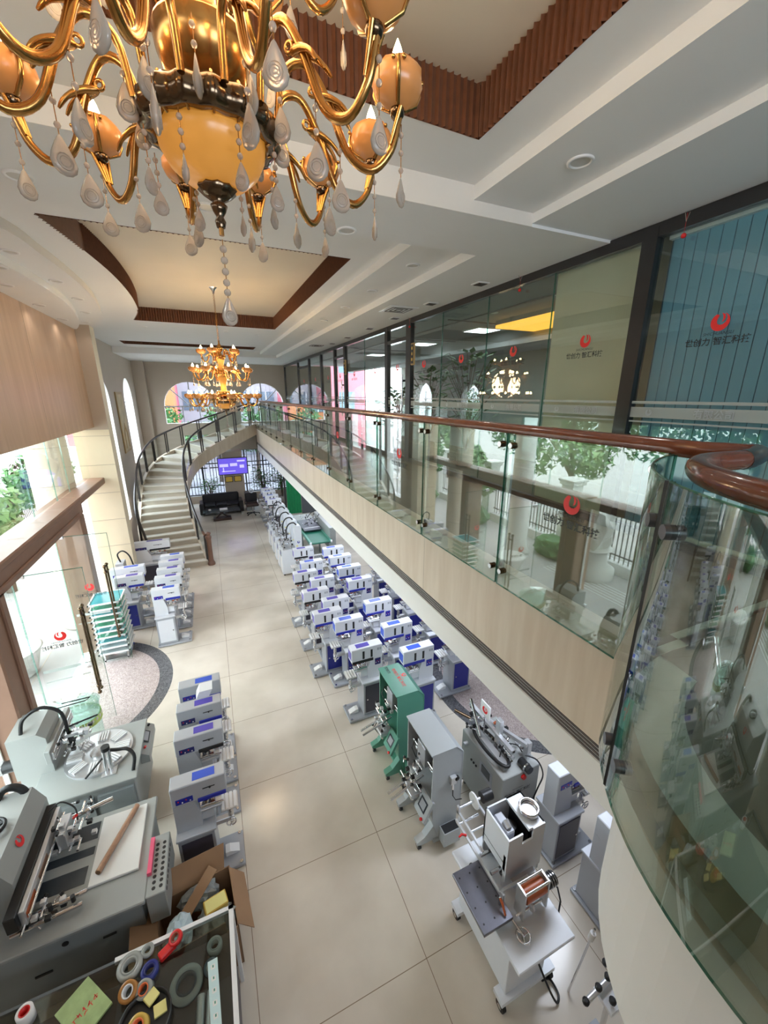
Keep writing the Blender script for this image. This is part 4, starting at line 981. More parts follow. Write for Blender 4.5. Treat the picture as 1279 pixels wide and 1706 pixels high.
def cylinder_screen_printer(name, label, loc, body, foot, lettering):
    """hooded screen printer for round bottles: hood open to the aisle (-x), rails inside, slanted panel, cradle in front"""
    t = thing(name, label, 'screen printer', loc)
    m, e = part('hood', t)
    m.b(-.02, .30, -.004, .624, 1.39, 1.407, body)
    m.prism([(.30, 1.405), (.40, 1.30), (.40, .62), (.385, .62), (.385, 1.29), (.30, 1.385)], 0, .62, body, 'y'); m.prism([(0, 1.4), (.30, 1.4), (.39, 1.29), (.39, .62), (0, .62)], 0, .015, body, 'y'); m.prism([(0, 1.4), (.30, 1.4), (.39, 1.29), (.39, .62), (0, .62)], .605, .62, body, 'y'); e()
    m, e = part('base_cabinet', t); m.prism([(.02, .62), (.40, .62), (.40, .08), (.12, .08), (.02, .4)], .0, .62, body, 'y'); m.b(.05, .4, .0, .62, .05, .1, body); e()
    m, e = part('control_panel', t); m.prism([(-.12, .50), (-.09, .48), (.03, .72), (.0, .74)], -.03, .2, body, 'y'); M = basis((-.062, .09, .615), (0, -1, 0), (.5, 0, 1)); m.b(-.07, .07, -.06, .07, .001, .004, 'screen_dark', M=M); m.b(-.05, .05, -.04, .05, .004, .005, 'printer_frame', M=M); m.cyl((-.1, .02, .5), (-.13, .02, .515), .018, 'red', 10); e()
    for y in (.02, .52):
        m, e = part('foot_arm', t); m.prism([(.15, .2), (.15, .08), (-.1, .08), (-.16, .1), (-.16, .14), (-.06, .18), (.08, .34)], y, y + .08, foot, 'y'); e()
        caster(t, -.12, y + .04); caster(t, .34, y + .04)
    m, e = part('guide_rails', t)
    for z, x in ((1.22, .1), (1.08, .06), (.95, .1)): m.cyl((x, .02, z), (x, .6, z), .014, 'chrome', 10)
    m.b(.14, .2, .02, .6, .9, 1.3, 'black_plastic'); m.b(.02, .12, .22, .40, .98, 1.26, 'printer_frame', c=.006); e()
    rnd = random.Random(len(label))
    m, e = part('printing_head', t); clamp_cluster(m, (-.06, .3, 1.02), rnd, 16, .12); m.tube([(-.05, .3, 1.1), (-.08, .36, 1.2), (.0, .42, 1.24), (.08, .4, 1.2)], .007, 'black_plastic', 6); e()
    m, e = part('bottle_cradle', t)
    for y in (.22, .30): m.cyl((-.44, y - .06, .80), (.02, y + .02, .86), .015, 'chrome', 10)
    clamp_cluster(m, (-.12, .28, .80), rnd, 14, .1); m.cyl((-.1, .28, .5), (-.1, .28, .75), .02, 'chrome', 10); m.tube([(-.12, .34, .8), (-.2, .36, .66), (-.14, .3, .56), (-.06, .26, .6)], .007, 'black_plastic', 6); m.b(-.16, .02, .2, .36, .60, .66, 'alu', c=.004); e()
    m, e = part('regulator', t); m.b(.22, .30, -.05, 0, .92, 1.02, 'alu', c=.005); m.cyl((.26, -.03, .84), (.26, -.03, .92), .018, 'chrome', 10); m.cyl((.3, -.025, .99), (.3, -.05, .99), .03, 'black_plastic', 12); m.tube([(.26, -.03, .84), (.25, -.05, .76), (.3, -.04, .66), (.4, -.02, .6)], .006, 'black_plastic', 5); e()
    m, e = part('side_pocket', t); m.b(.12, .34, -.12, -.005, .1, .30, body); m.b(.13, .33, -.11, -.012, .3, .302, 'black_plastic'); e()
    if lettering:
        m, e = part('lettering', t); M = basis((.17, .33, 1.4088), (0, -1, 0), (1, 0, 0)); emblem(m, M @ Matrix.Translation((-.02, .09, 0)), .035)
        put_text(m, '世创力 智汇科技', M @ Matrix.Translation((0, -.02, 0)), .055, 'logo_red'); put_text(m, 'SHICHUANGLI', M @ Matrix.Translation((0, .04, 0)), .022, 'logo_red'); put_text(m, '世创力', M @ Matrix.Translation((-.2, -.1, 0)), .05, 'ink_black'); e()
    return t
cylinder_screen_printer('screen_printer', 'green hooded screen printer with red lettering standing beside the aisle', (1.88, 3.88, 0), 'body_green', 'body_green', True)
cylinder_screen_printer('screen_printer', 'plain grey hooded screen printer in front of the green one', (1.86, 2.92, 0), 'body_silver', 'body_silver', False)

# white hot stamping machine on casters
t = thing('stamping_machine', 'white hot stamping machine on casters with an orange foil roll', 'stamping machine', (1.76, 1.40, 0))
m, e = part('cabinet', t); m.b(.06, .50, .14, .86, .16, .78, 'machine_white', c=.006); m.b(.0, .6, .1, .22, .11, .16, 'machine_white'); m.b(0, .6, .78, .9, .11, .16, 'machine_white'); e()
m, e = part('table_top', t); m.b(.0, .60, -.02, .95, .78, .815, 'machine_white', c=.006); e()
for x, y in ((.03, .14), (.57, .14), (.03, .84), (.57, .84)): caster(t, x, y, .05)
m, e = part('press_tower', t)
m.b(.20, .62, .30, .33, .815, 1.2, 'machine_white'); m.prism([(.2, .9), (.62, .9), (.62, 1.42), (.48, 1.42), (.48, 1.30), (.36, 1.30), (.36, 1.42), (.2, 1.42)], .285, .30, 'machine_white', 'y')
m.b(.2, .215, .30, .62, 1.02, 1.42, 'machine_white'); m.b(.605, .62, .30, .62, .815, 1.42, 'machine_white'); m.b(.2, .62, .605, .62, .815, 1.42, 'machine_white'); m.b(.44, .62, .3, .62, 1.39, 1.42, 'machine_white'); m.b(.2, .62, .3, .62, 1.1, 1.11, 'black_plastic'); e().location = (0.06, 0.2, 0)
m, e = part('press_mechanism', t); m.b(.25, .34, .36, .56, 1.1, 1.38, 'printer_frame', c=.01); m.cyl((.39, .46, 1.1), (.39, .46, 1.3), .05, 'black_plastic', 14); m.b(.46, .48, .34, .58, 1.12, 1.38, 'black_plastic'); m.cyl((.3, .4, 1.38), (.3, .46, 1.41), .03, 'alu', 10)
for y in (.36, .52): m.cyl((.1, y, .98), (.62, y, .98), .018, 'steel', 10)
m.b(.2, .6, .32, .36, .92, .96, 'black_plastic'); m.b(.24, .5, .2, .26, .93, .97, 'steel'); e().location = (0.06, 0.2, 0)
m, e = part('top_ring', t); m.torus((.53, .48, 1.47), .085, .014, 'chrome', n=24, k=8); m.cyl((.53, .48, 1.42), (.53, .48, 1.44), .07, 'alu', 16); m.torus((.53, .48, 1.44), .08, .012, 'steel', n=24, k=6); e().location = (0.08, 0.15, 0)
m, e = part('work_plate', t); m.b(-.13, .17, .08, .56, .91, .94, 'plate_dark', c=.003); m.b(-.12, .16, .09, .55, .88, .91, 'steel'); m.b(-.0, .12, .2, .44, .815, .88, 'alu')
for x in (-.09, .02, .13):
    for y in (.14, .26, .38, .5): m.cyl((x, y, .938), (x, y, .942), .008, 'black_plastic', 6)
e().location = (-0.02, 0.16, 0)
m, e = part('foil_frame', t)
for y in (.12, .30): m.b(.42, .44, y - .14, y - .12, .86, 1.12, 'steel') if False else None
for x in (.24, .50): m.b(x, x + .018, .02, .13, .84, 1.16, 'alu', c=.003)
m.cyl((.25, .03, 1.15), (.51, .03, 1.15), .013, 'chrome', 10); m.cyl((.25, .12, 1.15), (.51, .12, 1.15), .013, 'chrome', 10); m.cyl((.2, .06, .88), (.56, .06, .88), .012, 'chrome', 10); m.cyl((.36, .06, .88), (.38, .06, .88), .04, 'alu', 14)
m.b(.13, .15, .2, .9, .96, .985, 'alu'); m.b(.13, .15, .16, .2, .82, 1.02, 'alu'); m.b(.13, .46, .2, .22, .97, .99, 'alu'); e().location = (0, 0.2, 0)
m, e = part('foil_roll', t); m.cyl((.27, .075, 1.06), (.49, .075, 1.06), .062, 'roll_orange', 22); m.cyl((.26, .075, 1.06), (.50, .075, 1.06), .03, 'steel', 14); e().location = (0, 0.2, 0)
m, e = part('foil_motor', t); m.cyl((.53, .075, 1.06), (.62, .075, 1.06), .055, 'black_plastic', 18)
for x in (.55, .575, .60): m.cyl((x, .075, 1.06), (x + .006, .075, 1.06), .06, 'steel', 18)
m.tube([(.6, .075, 1.02), (.66, .05, .94), (.66, 0, .84), (.6, -.04, .6), (.5, .02, .35)], .008, 'black_plastic', 6); e().location = (0, 0.2, 0)
m, e = part('unwind_arm', t); m.b(.16, .18, .9, 1.34, .97, 1.0, 'alu'); m.b(.16, .18, 1.30, 1.34, .82, 1.06, 'alu'); m.b(.40, .42, .95, 1.34, .97, 1.0, 'alu')
m.cyl((.17, 1.32, 1.04), (.5, 1.32, 1.04), .014, 'chrome', 10); m.cyl((.17, 1.3, .84), (.42, 1.3, .84), .014, 'chrome', 10); m.cyl((.2, 1.15, .9), (.42, 1.15, .9), .012, 'chrome', 10)
m.cyl((.36, 1.32, 1.04), (.375, 1.32, 1.04), .085, 'white_plastic', 22); m.cyl((.46, 1.32, 1.04), (.58, 1.32, 1.04), .06, 'black_plastic', 16); e().location = (0.03, -0.17, 0)
m, e = part('handwheel', t); m.torus((.17, .03, .86), .055, .009, 'chrome', n=20, k=6)
M0 = Matrix.Translation((0, 0, 0))
for k in range(3): m.cyl((.17, .03, .86), (.17 + .055 * math.cos(2 * PI * k / 3), .03 + .055 * math.sin(2 * PI * k / 3), .86), .006, 'chrome', 5)
m.cyl((.17, .03, .86), (.13, .2, .9), .011, 'chrome', 8); m.cyl((.17, .03, .815), (.17, .03, .87), .014, 'steel', 8); e().location = (0.01, 0.11, 0)
m, e = part('red_lever', t); m.tube([(.10, .36, 1.02), (.10, .33, 1.0), (.09, .27, .95)], [.012, .012, .009], 'roll_orange', 8); m.tube([(.14, .92, .99), (.1, .94, 1.0), (.06, .93, 1.0)], [.012, .012, .009], 'red', 8); m.cyl((.10, .36, .9), (.10, .36, 1.02), .012, 'steel', 8); e()
m, e = part('cable', t); m.tube(crom([(.42, .14, .3), (.46, .02, .12), (.5, -.04, .03), (.56, .0, .02), (.56, .1, .02), (.48, .12, .03)], 5), .010, 'black_plastic', 6); e(); m, e = part('cable', t); m.tube(crom([(.0, .6, .86), (.02, .7, .92), (.08, .74, .9), (.12, .7, .84)], 4), .006, 'black_plastic', 5); e()

# grey automatic printer with guide rails, its lettering facing the aisle
t = thing('rotary_label_printer', 'pale grey cabinet machine with guide rails and red button beside the gallery edge', 'printing machine', (2.68, 2.70, 0))
m, e = part('cabinet', t); m.b(0, .56, 0, .82, .1, .90, 'body_pale', c=.008); e()
for x in (.05, .5):
    for y in (.06, .76): caster(t, x, y, .04)
m, e = part('control_panel', t); m.b(-.006, 0, .18, .42, .58, .78, 'printer_frame'); m.b(-.01, -.005, .22, .38, .64, .76, 'screen_dark')
for k in range(3): m.cyl((-.006, .48 + .05 * k, .62), (-.02, .48 + .05 * k, .62), .014, 'black_plastic', 8)
m.cyl((0, .7, .78), (-.06, .7, .78), .025, 'alu', 12); e()
m, e = part('emergency_button', t); m.cyl((.30, 0, .83), (.30, -.03, .83), .03, 'red', 14); e()
m, e = part('lettering', t); M = basis((.24, -.004, .60), (1, 0, 0), (0, 0, 1)); put_text(m, '世创力 智汇科技', M, .055, 'ink_black'); put_text(m, '有限公司', M @ Matrix.Translation((0, -.08, 0)), .045, 'ink_black'); put_text(m, 'SHICHUANGLI', M @ Matrix.Translation((0, .07, 0)), .025, 'ink_black'); e()
rnd = random.Random(5)
m, e = part('transport_belt', t); m.tube([(.12 + .10 * math.cos(a), .40 + .33 * math.sin(a), .98) for a in [2 * PI * k / 24 for k in range(24)]], .022, 'black_plastic', 6, True); m.b(.08, .16, .1, .7, .90, .97, 'alu')
for k in range(10): m.cyl((.2, .1 + k * .062, .96), (.2, .1 + k * .062, 1.0), .014, 'chrome', 6)
e()
m, e = part('guide_rail', t); m.b(.18, .23, .1, .95, 1.06, 1.10, 'alu', M=Matrix.Translation((.0, 0, .05)) ); m.b(.40, .44, -.05, .55, 1.12, 1.17, 'alu', M=Matrix.Rotation(.35, 4, 'Z')); m.cyl((.04, .5, 1.05), (.2, .95, 1.2), .02, 'steel', 10); m.cyl((.1, .8, 1.05), (-.06, .95, 1.12), .02, 'dark_gold', 10); m.b(.2, .26, .35, .43, .9, 1.34, 'alu', c=.004); m.b(.44, .5, .1, .18, .9, 1.15, 'alu', c=.004); e()
m, e = part('sign_plate', t); m.b(.17, .185, .52, .70, 1.22, 1.42, 'white_plastic'); M = basis((.166, .61, 1.32), (0, -1, 0), (0, 0, 1)); emblem(m, M, .05); m.cyl((.18, .61, .9), (.18, .61, 1.24), .012, 'steel', 8); e()
m, e = part('printing_head', t); clamp_cluster(m, (.34, .3, 1.0), rnd, 26, .16); clamp_cluster(m, (.2, .75, 1.02), rnd, 20, .14); m.cyl((.34, -.06, .95), (.34, .1, .95), .05, 'black_plastic', 16); m.cyl((.34, -.02, .95), (.34, 0, .95), .055, 'steel', 16); m.cyl((.24, .5, 1.18), (.29, .46, 1.24), .02, 'roll_orange', 8); e()
m, e = part('cable', t); m.tube(crom([(.4, .1, 1.0), (.5, .0, .98), (.56, -.06, .8), (.52, -.05, .6), (.48, -.03, .4)], 5), .009, 'black_plastic', 6); e(); m, e = part('cable', t); m.tube(crom([(.1, .2, 1.0), (.2, .25, 1.1), (.35, .2, 1.08), (.4, .15, 1.0)], 5), .007, 'black_plastic', 6); e()

# partly hidden clamp fixture and rod at the lower right
t = thing('clamp_fixture', 'metal clamp fixture with black knobs at the bottom right by the white bay', 'fixture', (2.28, 1.04, 0))
m, e = part('stand', t); m.cyl((.08, .0, .0), (.08, .0, .80), .02, 'steel', 10); m.b(-.08, .22, -.12, .12, 0, .03, 'printer_frame'); m.b(-.05, .16, -.1, .06, .80, .83, 'machine_white', c=.004); e()
m, e = part('clamp_bar', t); m.cyl((-.16, .02, .86), (.14, .04, .86), .02, 'alu', 10); m.cyl((-.06, .02, .86), (-.06, .02, .9), .01, 'chrome', 8); e()
for i, p_ in enumerate(((-.18, .02, .86), (-.06, .02, .92), (.05, .03, .93), (.0, -.06, .87), (.12, .1, .9))):
    m, e = part('knob', t); m.lathe([(.008, -.02), (.024, -.012), (.026, .01), (.012, .018)], 'black_plastic', 10, p_); e()
t = thing('support_rod', 'thin silver rod leaning on the white bay beside the half hidden pad printer', 'rod', (2.50, 1.32, 0))
m, e = part('rod', t); m.cyl((-.08, .06, 0), (.0, .0, .9), .01, 'chrome', 8); e()
m, e = part('collar', t); m.cyl((-.012, .01, .77), (-.004, .003, .85), .024, 'white_plastic', 10); e()

# rotary screen printer with turntable, left side
t = thing('rotary_screen_printer', 'grey screen printer with a round slotted turntable beside the entrance', 'screen printer', (-2.3, 4.50, 0))
m, e = part('cabinet', t); m.b(.02, 1.02, .03, .95, .1, .82, 'body_pale', c=.008); m.b(.02, .6, -.015, .03, .16, .74, 'body_grey'); m.b(.64, 1.0, -.006, .03, .3, .74, 'body_grey'); e()
m, e = part('top_plate', t); m.b(0, 1.05, 0, .98, .82, .85, 'body_pale', c=.006); e()
for x, y in ((.08, .1), (.97, .08), (.97, .9), (.08, .9)): caster(t, x, y, .05)
m, e = part('turntable', t); m.cyl((.58, .55, .85), (.58, .55, .88), .36, 'alu', 40); m.cyl((.58, .55, .88), (.58, .55, .90), .1, 'steel', 20); e()
for k in range(8):
    a = 2 * PI * k / 8; m = MB(); M = Matrix.Translation((.58 + .25 * math.cos(a), .55 + .25 * math.sin(a), .88)) @ Matrix.Rotation(a, 4, 'Z')
    for j in range(4): m.b(-.08, .08, -.055 + j * .029, -.035 + j * .029, 0, .025, 'slot_white', M=M)
    m.build('slotted_fixture', t)
m, e = part('tower', t); m.prism([(-.22, .85), (.14, .85), (.14, 1.34), (.06, 1.42), (-.22, 1.42)], .48, .92, 'body_pale', 'y'); m.b(-.2, .1, .5, .9, .1, .85, 'body_pale'); e()
m, e = part('head_beam', t); m.b(.14, .20, .34, 1.1, 1.08, 1.26, 'body_pale', c=.006); m.b(.2, .22, .36, 1.06, 1.12, 1.22, 'alu')
for z in (1.12, 1.17, 1.22): m.cyl((.225, .36, z), (.225, 1.06, z), .008, 'chrome', 6)
e()
rnd = random.Random(11)
m, e = part('printing_head', t); clamp_cluster(m, (.34, .66, 1.12), rnd, 34, .15); m.cyl((.3, .66, 1.0), (.3, .66, 1.2), .03, 'black_plastic', 12); m.b(.26, .5, .62, .68, 1.16, 1.2, 'alu'); m.cyl((.28, .72, 1.24), (.58, .78, 1.26), .012, 'black_plastic', 8); e()
m, e = part('cable_hose', t); m.tube(crom([(-.1, .56, 1.42), (-.06, .6, 1.58), (.1, .66, 1.64), (.26, .68, 1.5), (.28, .68, 1.2)], 7), .020, 'black_plastic', 9); m.tube(crom([(.72, .3, 1.1), (.82, .3, 1.06), (.95, .26, 1.06), (1.02, .2, .98), (1.0, .12, .85)], 6), .020, 'black_plastic', 9); e()
m, e = part('cylinder_post', t)
for dx in (0, .05): m.cyl((.72 + dx, .20, .85), (.72 + dx, .24, 1.16), .02, 'chrome', 12)
m.b(.67, .82, .14, .28, .85, .865, 'alu'); m.cyl((.745, .24, 1.15), (.745, .24, 1.2), .045, 'black_plastic', 14); m.cyl((.52, .16, .9), (.7, .24, 1.05), .012, 'black_plastic', 8); e()
m, e = part('control_panel', t); m.prism([(.98, .82), (1.12, .72), (1.12, .62), (1.0, .62)], .42, .98, 'body_pale', 'y'); M = basis((1.06, .72, .772), (0, 1, 0), (-.7, 0, .5)); m.b(-.1, .1, -.04, .05, .002, .006, 'screen_dark', M=M); m.b(-.08, .08, -.025, .035, .006, .007, 'printer_frame', M=M); m.cyl((1.06, .52, .77), (1.075, .52, .79), .015, 'red', 8); m.cyl((1.06, .92, .77), (1.075, .92, .79), .015, 'black_plastic', 8); e()
m, e = part('motor', t); m.cyl((-.36, .62, .98), (-.2, .62, .98), .07, 'black_plastic', 18); m.b(-.42, -.36, .56, .68, .92, 1.04, 'steel', c=.006); e()

# flat bed screen printer, left foreground
t = thing('flat_bed_screen_printer', 'large grey flat bed screen printer with foil tube on it, left foreground', 'screen printer', (-2.35, 3.04, 0))
m, e = part('cabinet', t); m.b(.05, 1.32, .04, 1.02, .08, .86, 'body_grey', c=.01); m.b(.5, .62, .032, .04, .5, .52, 'black_plastic'); m.b(1.0, 1.1, .032, .04, .62, .64, 'black_plastic'); m.cyl((.75, .034, .75), (.75, .044, .75), .025, 'black_plastic', 10); e()
m, e = part('table_top', t); m.b(.0, 1.36, 0, 1.06, .86, .90, 'body_pale', c=.008); e()
m, e = part('sliding_platform', t); m.b(.88, 1.28, .30, .98, .905, .93, 'white_paint', c=.004); m.b(.9, 1.26, .32, .96, .90, .906, 'alu'); e()
m, e = part('vacuum_bed', t); m.b(.42, .88, .30, 1.0, .90, .915, 'body_pale')
for x0, x1, y0, y1 in ((.46, .84, .36, .52), (.46, .86, .62, .70), (.46, .86, .78, .96)): m.b(x0, x1, y0, y1, .915, .918, 'screen_dark')
e()
m, e = part('head_tower', t); m.prism([(-.02, .9), (.42, .9), (.42, 1.28), (.34, 1.46), (-.02, 1.46)], .30, 1.12, 'body_pale', 'y'); m.b(.30, .36, .38, .42, 1.0, 1.38, 'black_plastic'); e()
m, e = part('handwheel', t); m.torus((.18, .72, 1.50), .09, .016, 'black_plastic', n=26, k=8); m.b(.1, .26, .705, .735, 1.485, 1.505, 'black_plastic', M=Matrix.Translation((.18, .72, 0)) @ Matrix.Rotation(.6, 4, 'Z') @ Matrix.Translation((-.18, -.72, 0))); m.cyl((.18, .72, 1.46), (.18, .72, 1.5), .02, 'steel', 10); e()
m, e = part('lettering', t); M = basis((.386, .62, 1.375), (0, 1, 0), (-.4, 0, .9)); emblem(m, M, .05); e()
m, e = part('carriage_beam', t); m.b(.42, .50, .06, 1.08, 1.06, 1.22, 'black_plastic', c=.006); m.b(.50, .54, .1, 1.04, 1.04, 1.2, 'alu', c=.004); m.cyl((.56, .12, 1.12), (.56, 1.02, 1.12), .012, 'chrome', 8)
m.b(.541, .545, .12, .3, 1.09, 1.15, 'roll_orange'); m.b(.541, .545, .4, .6, 1.09, 1.15, 'portal_brown'); e()
rnd = random.Random(21)
m, e = part('printing_head', t); clamp_cluster(m, (.68, .82, 1.12), rnd, 40, .17); m.cyl((.62, .9, 1.14), (1.0, .96, 1.16), .022, 'chrome', 12); m.b(.58, .66, .7, .92, 1.0, 1.2, 'alu', c=.005); m.cyl((.7, .84, 1.2), (.74, .8, 1.26), .014, 'red', 8)
m.tube(crom([(.5, .9, 1.3), (.6, .92, 1.36), (.72, .86, 1.3), (.74, .8, 1.2)], 5), .008, 'black_plastic', 6); e()
m, e = part('front_clamp_rail', t); m.cyl((.42, .20, .98), (.9, .24, .98), .02, 'chrome', 10); m.cyl((.4, .12, .96), (.88, .16, .96), .02, 'chrome', 10); clamp_cluster(m, (.62, .18, 1.0), rnd, 16, .12)
for x in (.5, .66, .82): m.cyl((x, .18, 1.0), (x, .18, 1.06), .018, 'black_plastic', 8)
e()
m, e = part('cable_chain', t); m.tube(crom([(.0, .96, 1.0), (.04, 1.02, 1.3), (.12, 1.1, 1.52), (.26, 1.1, 1.5), (.34, 1.06, 1.3), (.36, 1.04, 1.1)], 6), .035, 'black_plastic', 8); m.tube(crom([(-.05, .28, 1.0), (.06, .2, .95), (.2, .16, .98), (.3, .2, 1.05)], 5), .01, 'black_plastic', 6); e()
# foil tube on the platform
m = MB(); m.cyl((-1.40, 3.42, .962), (-1.16, 4.0, .962), .027, 'foil_tube', 14); o = tag(m.build('foil_tube'), 'copper foil wrapped cardboard tube lying on the flat bed printer', 'tube')
m = MB(); m.cyl((-1.402, 3.415, .962), (-1.40, 3.42, .962), .022, 'cardboard_dark', 12); m.build('open_end', o)
# perforated white drying box with pink card beside the flat bed
t = thing('perforated_box', 'white perforated metal box with a pink card beside the flat bed printer', 'box', (-.99, 3.06, 0))
m, e = part('housing', t); m.b(.002, .16, 0, .56, .56, .90, 'body_pale', c=.006)
e()
m, e = part('perforation', t)
for i in range(9):
    for j in range(2): m.cyl((.06 + j * .06, .06 + i * .05, .899), (.06 + j * .06, .06 + i * .05, .903), .016, 'black_plastic', 8)
for i in range(9): m.cyl((.159, .06 + i * .05, .84), (.163, .06 + i * .05, .84), .016, 'black_plastic', 8)
e()
m, e = part('pink_card', t); m.b(.0, .035, .18, .52, .905, .945, 'pink_paper'); e()

# white automatic printing cells in a row along the aisle
for i, y in enumerate((11.15, 11.72, 12.35, 13.05, 13.75)):
    t = thing('automatic_printing_cell', 'white automatic printing cell with black hose, %s of the row beside the green conveyor' % ORD[i], 'printing machine', (1.56, y, 0), 0, 'white automatic cells')
    m, e = part('cabinet', t); m.b(0, .62, 0, .44, .05, .80, 'machine_white', c=.006)
    m.b(-.004, 0, .05, .39, .12, .7, 'white_plastic'); e()
    m, e = part('tower', t); m.prism([(.42, .8), (.62, .8), (.62, 1.45), (.58, 1.5), (.48, 1.5), (.42, 1.4)], .04, .3, 'machine_white', 'y'); m.b(.44, .5, .035, .04, .86, .9, 'note_yellow'); emblem(m, basis((.52, .038, 1.0), (1, 0, 0), (0, 0, 1)), .04, 'panel_blue'); e()
    m, e = part('hose', t); m.tube(crom([(.5, .15, 1.5), (.42, .15, 1.58), (.28, .16, 1.54), (.2, .18, 1.36), (.2, .2, 1.1)], 6), .02, 'black_plastic', 8); e()
    m, e = part('mechanism', t); rr = random.Random(i + 40); clamp_cluster(m, (.2, .22, .95), rr, 26, .18); m.b(.05, .4, .05, .4, .8, .84, 'alu', c=.004); m.cyl((.1, .1, .84), (.1, .1, 1.05), .02, 'chrome', 8); e()
    m, e = part('control_panel', t); m.b(-.02, .0, .06, .2, .62, .78, 'printer_frame'); m.b(-.024, -.02, .08, .18, .66, .76, 'panel_blue'); e()
    m, e = part('foot', t)
    for x in (.05, .57):
        for yy in (.05, .39): m.cyl((x, yy, 0), (x, yy, .06), .025, 'rubber', 8)
    e()
# green belt conveyor with drying tunnel
t = thing('belt_conveyor', 'green framed belt conveyor machine behind the white printing cells', 'conveyor', (2.42, 11.15, 0))
m, e = part('frame', t); m.b(0, .05, 0, 3.0, .82, .92, 'body_green'); m.b(.62, .67, 0, 3.0, .82, .92, 'body_green'); m.b(0, .67, 2.3, 3.0, .9, .95, 'body_pale')
for x in (.02, .6):
    for y in (.1, 1.4, 2.8): m.b(x, x + .05, y, y + .05, 0, .82, 'body_grey')
e()
m, e = part('belt', t); m.b(.05, .62, .02, 3.0, .86, .90, 'belt_green'); m.cyl((.05, .02, .88), (.62, .02, .88), .03, 'belt_green', 14); e()
m, e = part('roller_end', t)
for x in (-.01, .63): m.cyl((x, .02, .88), (x + .05, .02, .88), .05, 'white_plastic', 14)
e()
m, e = part('printing_unit', t); rr = random.Random(3); clamp_cluster(m, (.35, 1.6, 1.1), rr, 40, .26); m.b(.1, .6, 1.2, 1.26, .95, 1.0, 'alu'); m.b(.05, .62, 1.0, 2.2, .96, .99, 'plate_dark'); m.b(.66, .86, .2, 2.2, .5, 1.25, 'body_pale', c=.01); m.tube(crom([(.6, 1.4, 1.3), (.7, 1.5, 1.45), (.5, 1.7, 1.4), (.3, 1.7, 1.2)], 5), .012, 'black_plastic', 6); e()
t = thing('roller_conveyor', 'low grey slatted conveyor bed in front of the green conveyor', 'conveyor', (2.28, 10.45, 0))
m, e = part('frame', t); m.b(0, 1.1, 0, .05, .5, .62, 'white_plastic'); m.b(0, 1.1, .45, .5, .5, .62, 'white_plastic')
for x in (.05, 1.0):
    for y in (.02, .44): m.b(x, x + .04, y, y + .04, 0, .5, 'printer_frame')
e()
m, e = part('slat_bed', t)
for k in range(18): m.b(.01 + k * .06, .05 + k * .06, .05, .45, .58, .60, 'belt_grey')
e()
# screen drying rack with coloured frames
t = thing('screen_rack', 'floor rack of tilted screen trays beside the open glass door', 'rack', (-2.48, 8.55, 0))
m, e = part('upright', t)
for y in (.0, .46):
    m.b(.02, .05, y, y + .03, 0, 1.3, 'steel'); m.b(.42, .45, y, y + .03, 0, 1.3, 'steel')
m.b(0, .48, 0, .5, 0, .03, 'steel'); e()
TR = ['teal_screen', 'green_screen', 'teal_screen', 'green_screen', 'green_screen', 'teal_screen', 'green_screen', 'teal_screen', 'grey_screen', 'grey_screen']
nm = {'teal_screen': 'blue', 'green_screen': 'green', 'grey_screen': 'plain grey'}
for i, c_ in enumerate(TR):
    z = 1.30 - i * .122
    o = thing('printing_screen', 'white framed screen with %s mesh on the drying rack, %s from the top' % (nm[c_], ORD[i]), 'printing screen', (-2.5, 8.52, z), 0, 'screens on the drying rack')
    m = MB(); m.b(-.02, .53, -.06, -.03, 0, .025, 'white_plastic'); m.b(-.02, .53, .50, .53, 0, .025, 'white_plastic'); m.b(-.02, .01, -.06, .53, 0, .025, 'white_plastic'); m.b(.50, .53, -.06, .53, 0, .025, 'white_plastic'); m.build('frame', o)
    m = MB(); m.b(.01, .50, -.03, .50, .008, .014, c_); m.build('mesh', o)

# ---- display case with tapes, cardboard box
t = thing('display_case', 'low glass topped display case with white frame in the bottom left corner', 'display case', (-1.95, 1.62, 0))
m, e = part('body', t); m.b(.02, 1.64, .02, 1.0, .0, .72, 'door_dark'); e()
m, e = part('frame', t); m.b(.82, 1.68, 1.0, 1.03, .965, 1.0, 'white_plastic'); m.b(1.645, 1.68, 0, 1.03, .965, 1.0, 'white_plastic'); m.b(0, .82, 1.0, 1.02, .965, .99, 'dark_wall'); m.b(0, .03, 0, 1.02, .965, .99, 'dark_wall'); m.b(0, 1.68, -.02, .0, .965, 1.0, 'white_plastic')
for x, y in ((0, 0), (1.65, 0), (0, 1.0), (1.65, 1.0)): m.b(x, x + .03, y, y + .03, 0, .965, 'white_plastic')
e()
m, e = part('glass_top', t); m.b(.03, 1.645, 0, 1.0, .985, .992, 'glass_case'); e()
m, e = part('glass_side', t); m.b(1.655, 1.66, .03, 1.0, .72, .965, 'glass_case'); m.b(.03, 1.64, 1.005, 1.01, .72, .965, 'glass_case'); e()
m, e = part('shelf', t); m.b(.03, 1.64, .02, 1.0, .72, .735, 'wood_dark'); e()
def roll(loc, r, h, out, core, label, tilt=(0, 0, 0), name='tape_roll', cat='tape roll', grp='tape rolls on the display case'):
    o = thing(name, label, cat, loc, 0, grp); o.rotation_euler = tilt
    m = MB(); m.lathe([(r * .62, 0), (r, 0), (r, h), (r * .62, h), (r * .62, 0)], out, 28); m.build('tape', o)
    m = MB(); m.lathe([(r * .5, -.001), (r * .63, -.001), (r * .63, h + .002), (r * .5, h + .002), (r * .5, -.001)], core, 24); m.build('core', o)
    return o
ZC = .994
roll((-.69, 2.56, ZC + .05), .05, .03, 'red', 'copper_red', 'red tape roll in a red holder near the white frame of the display case', (0, -.35, .3))
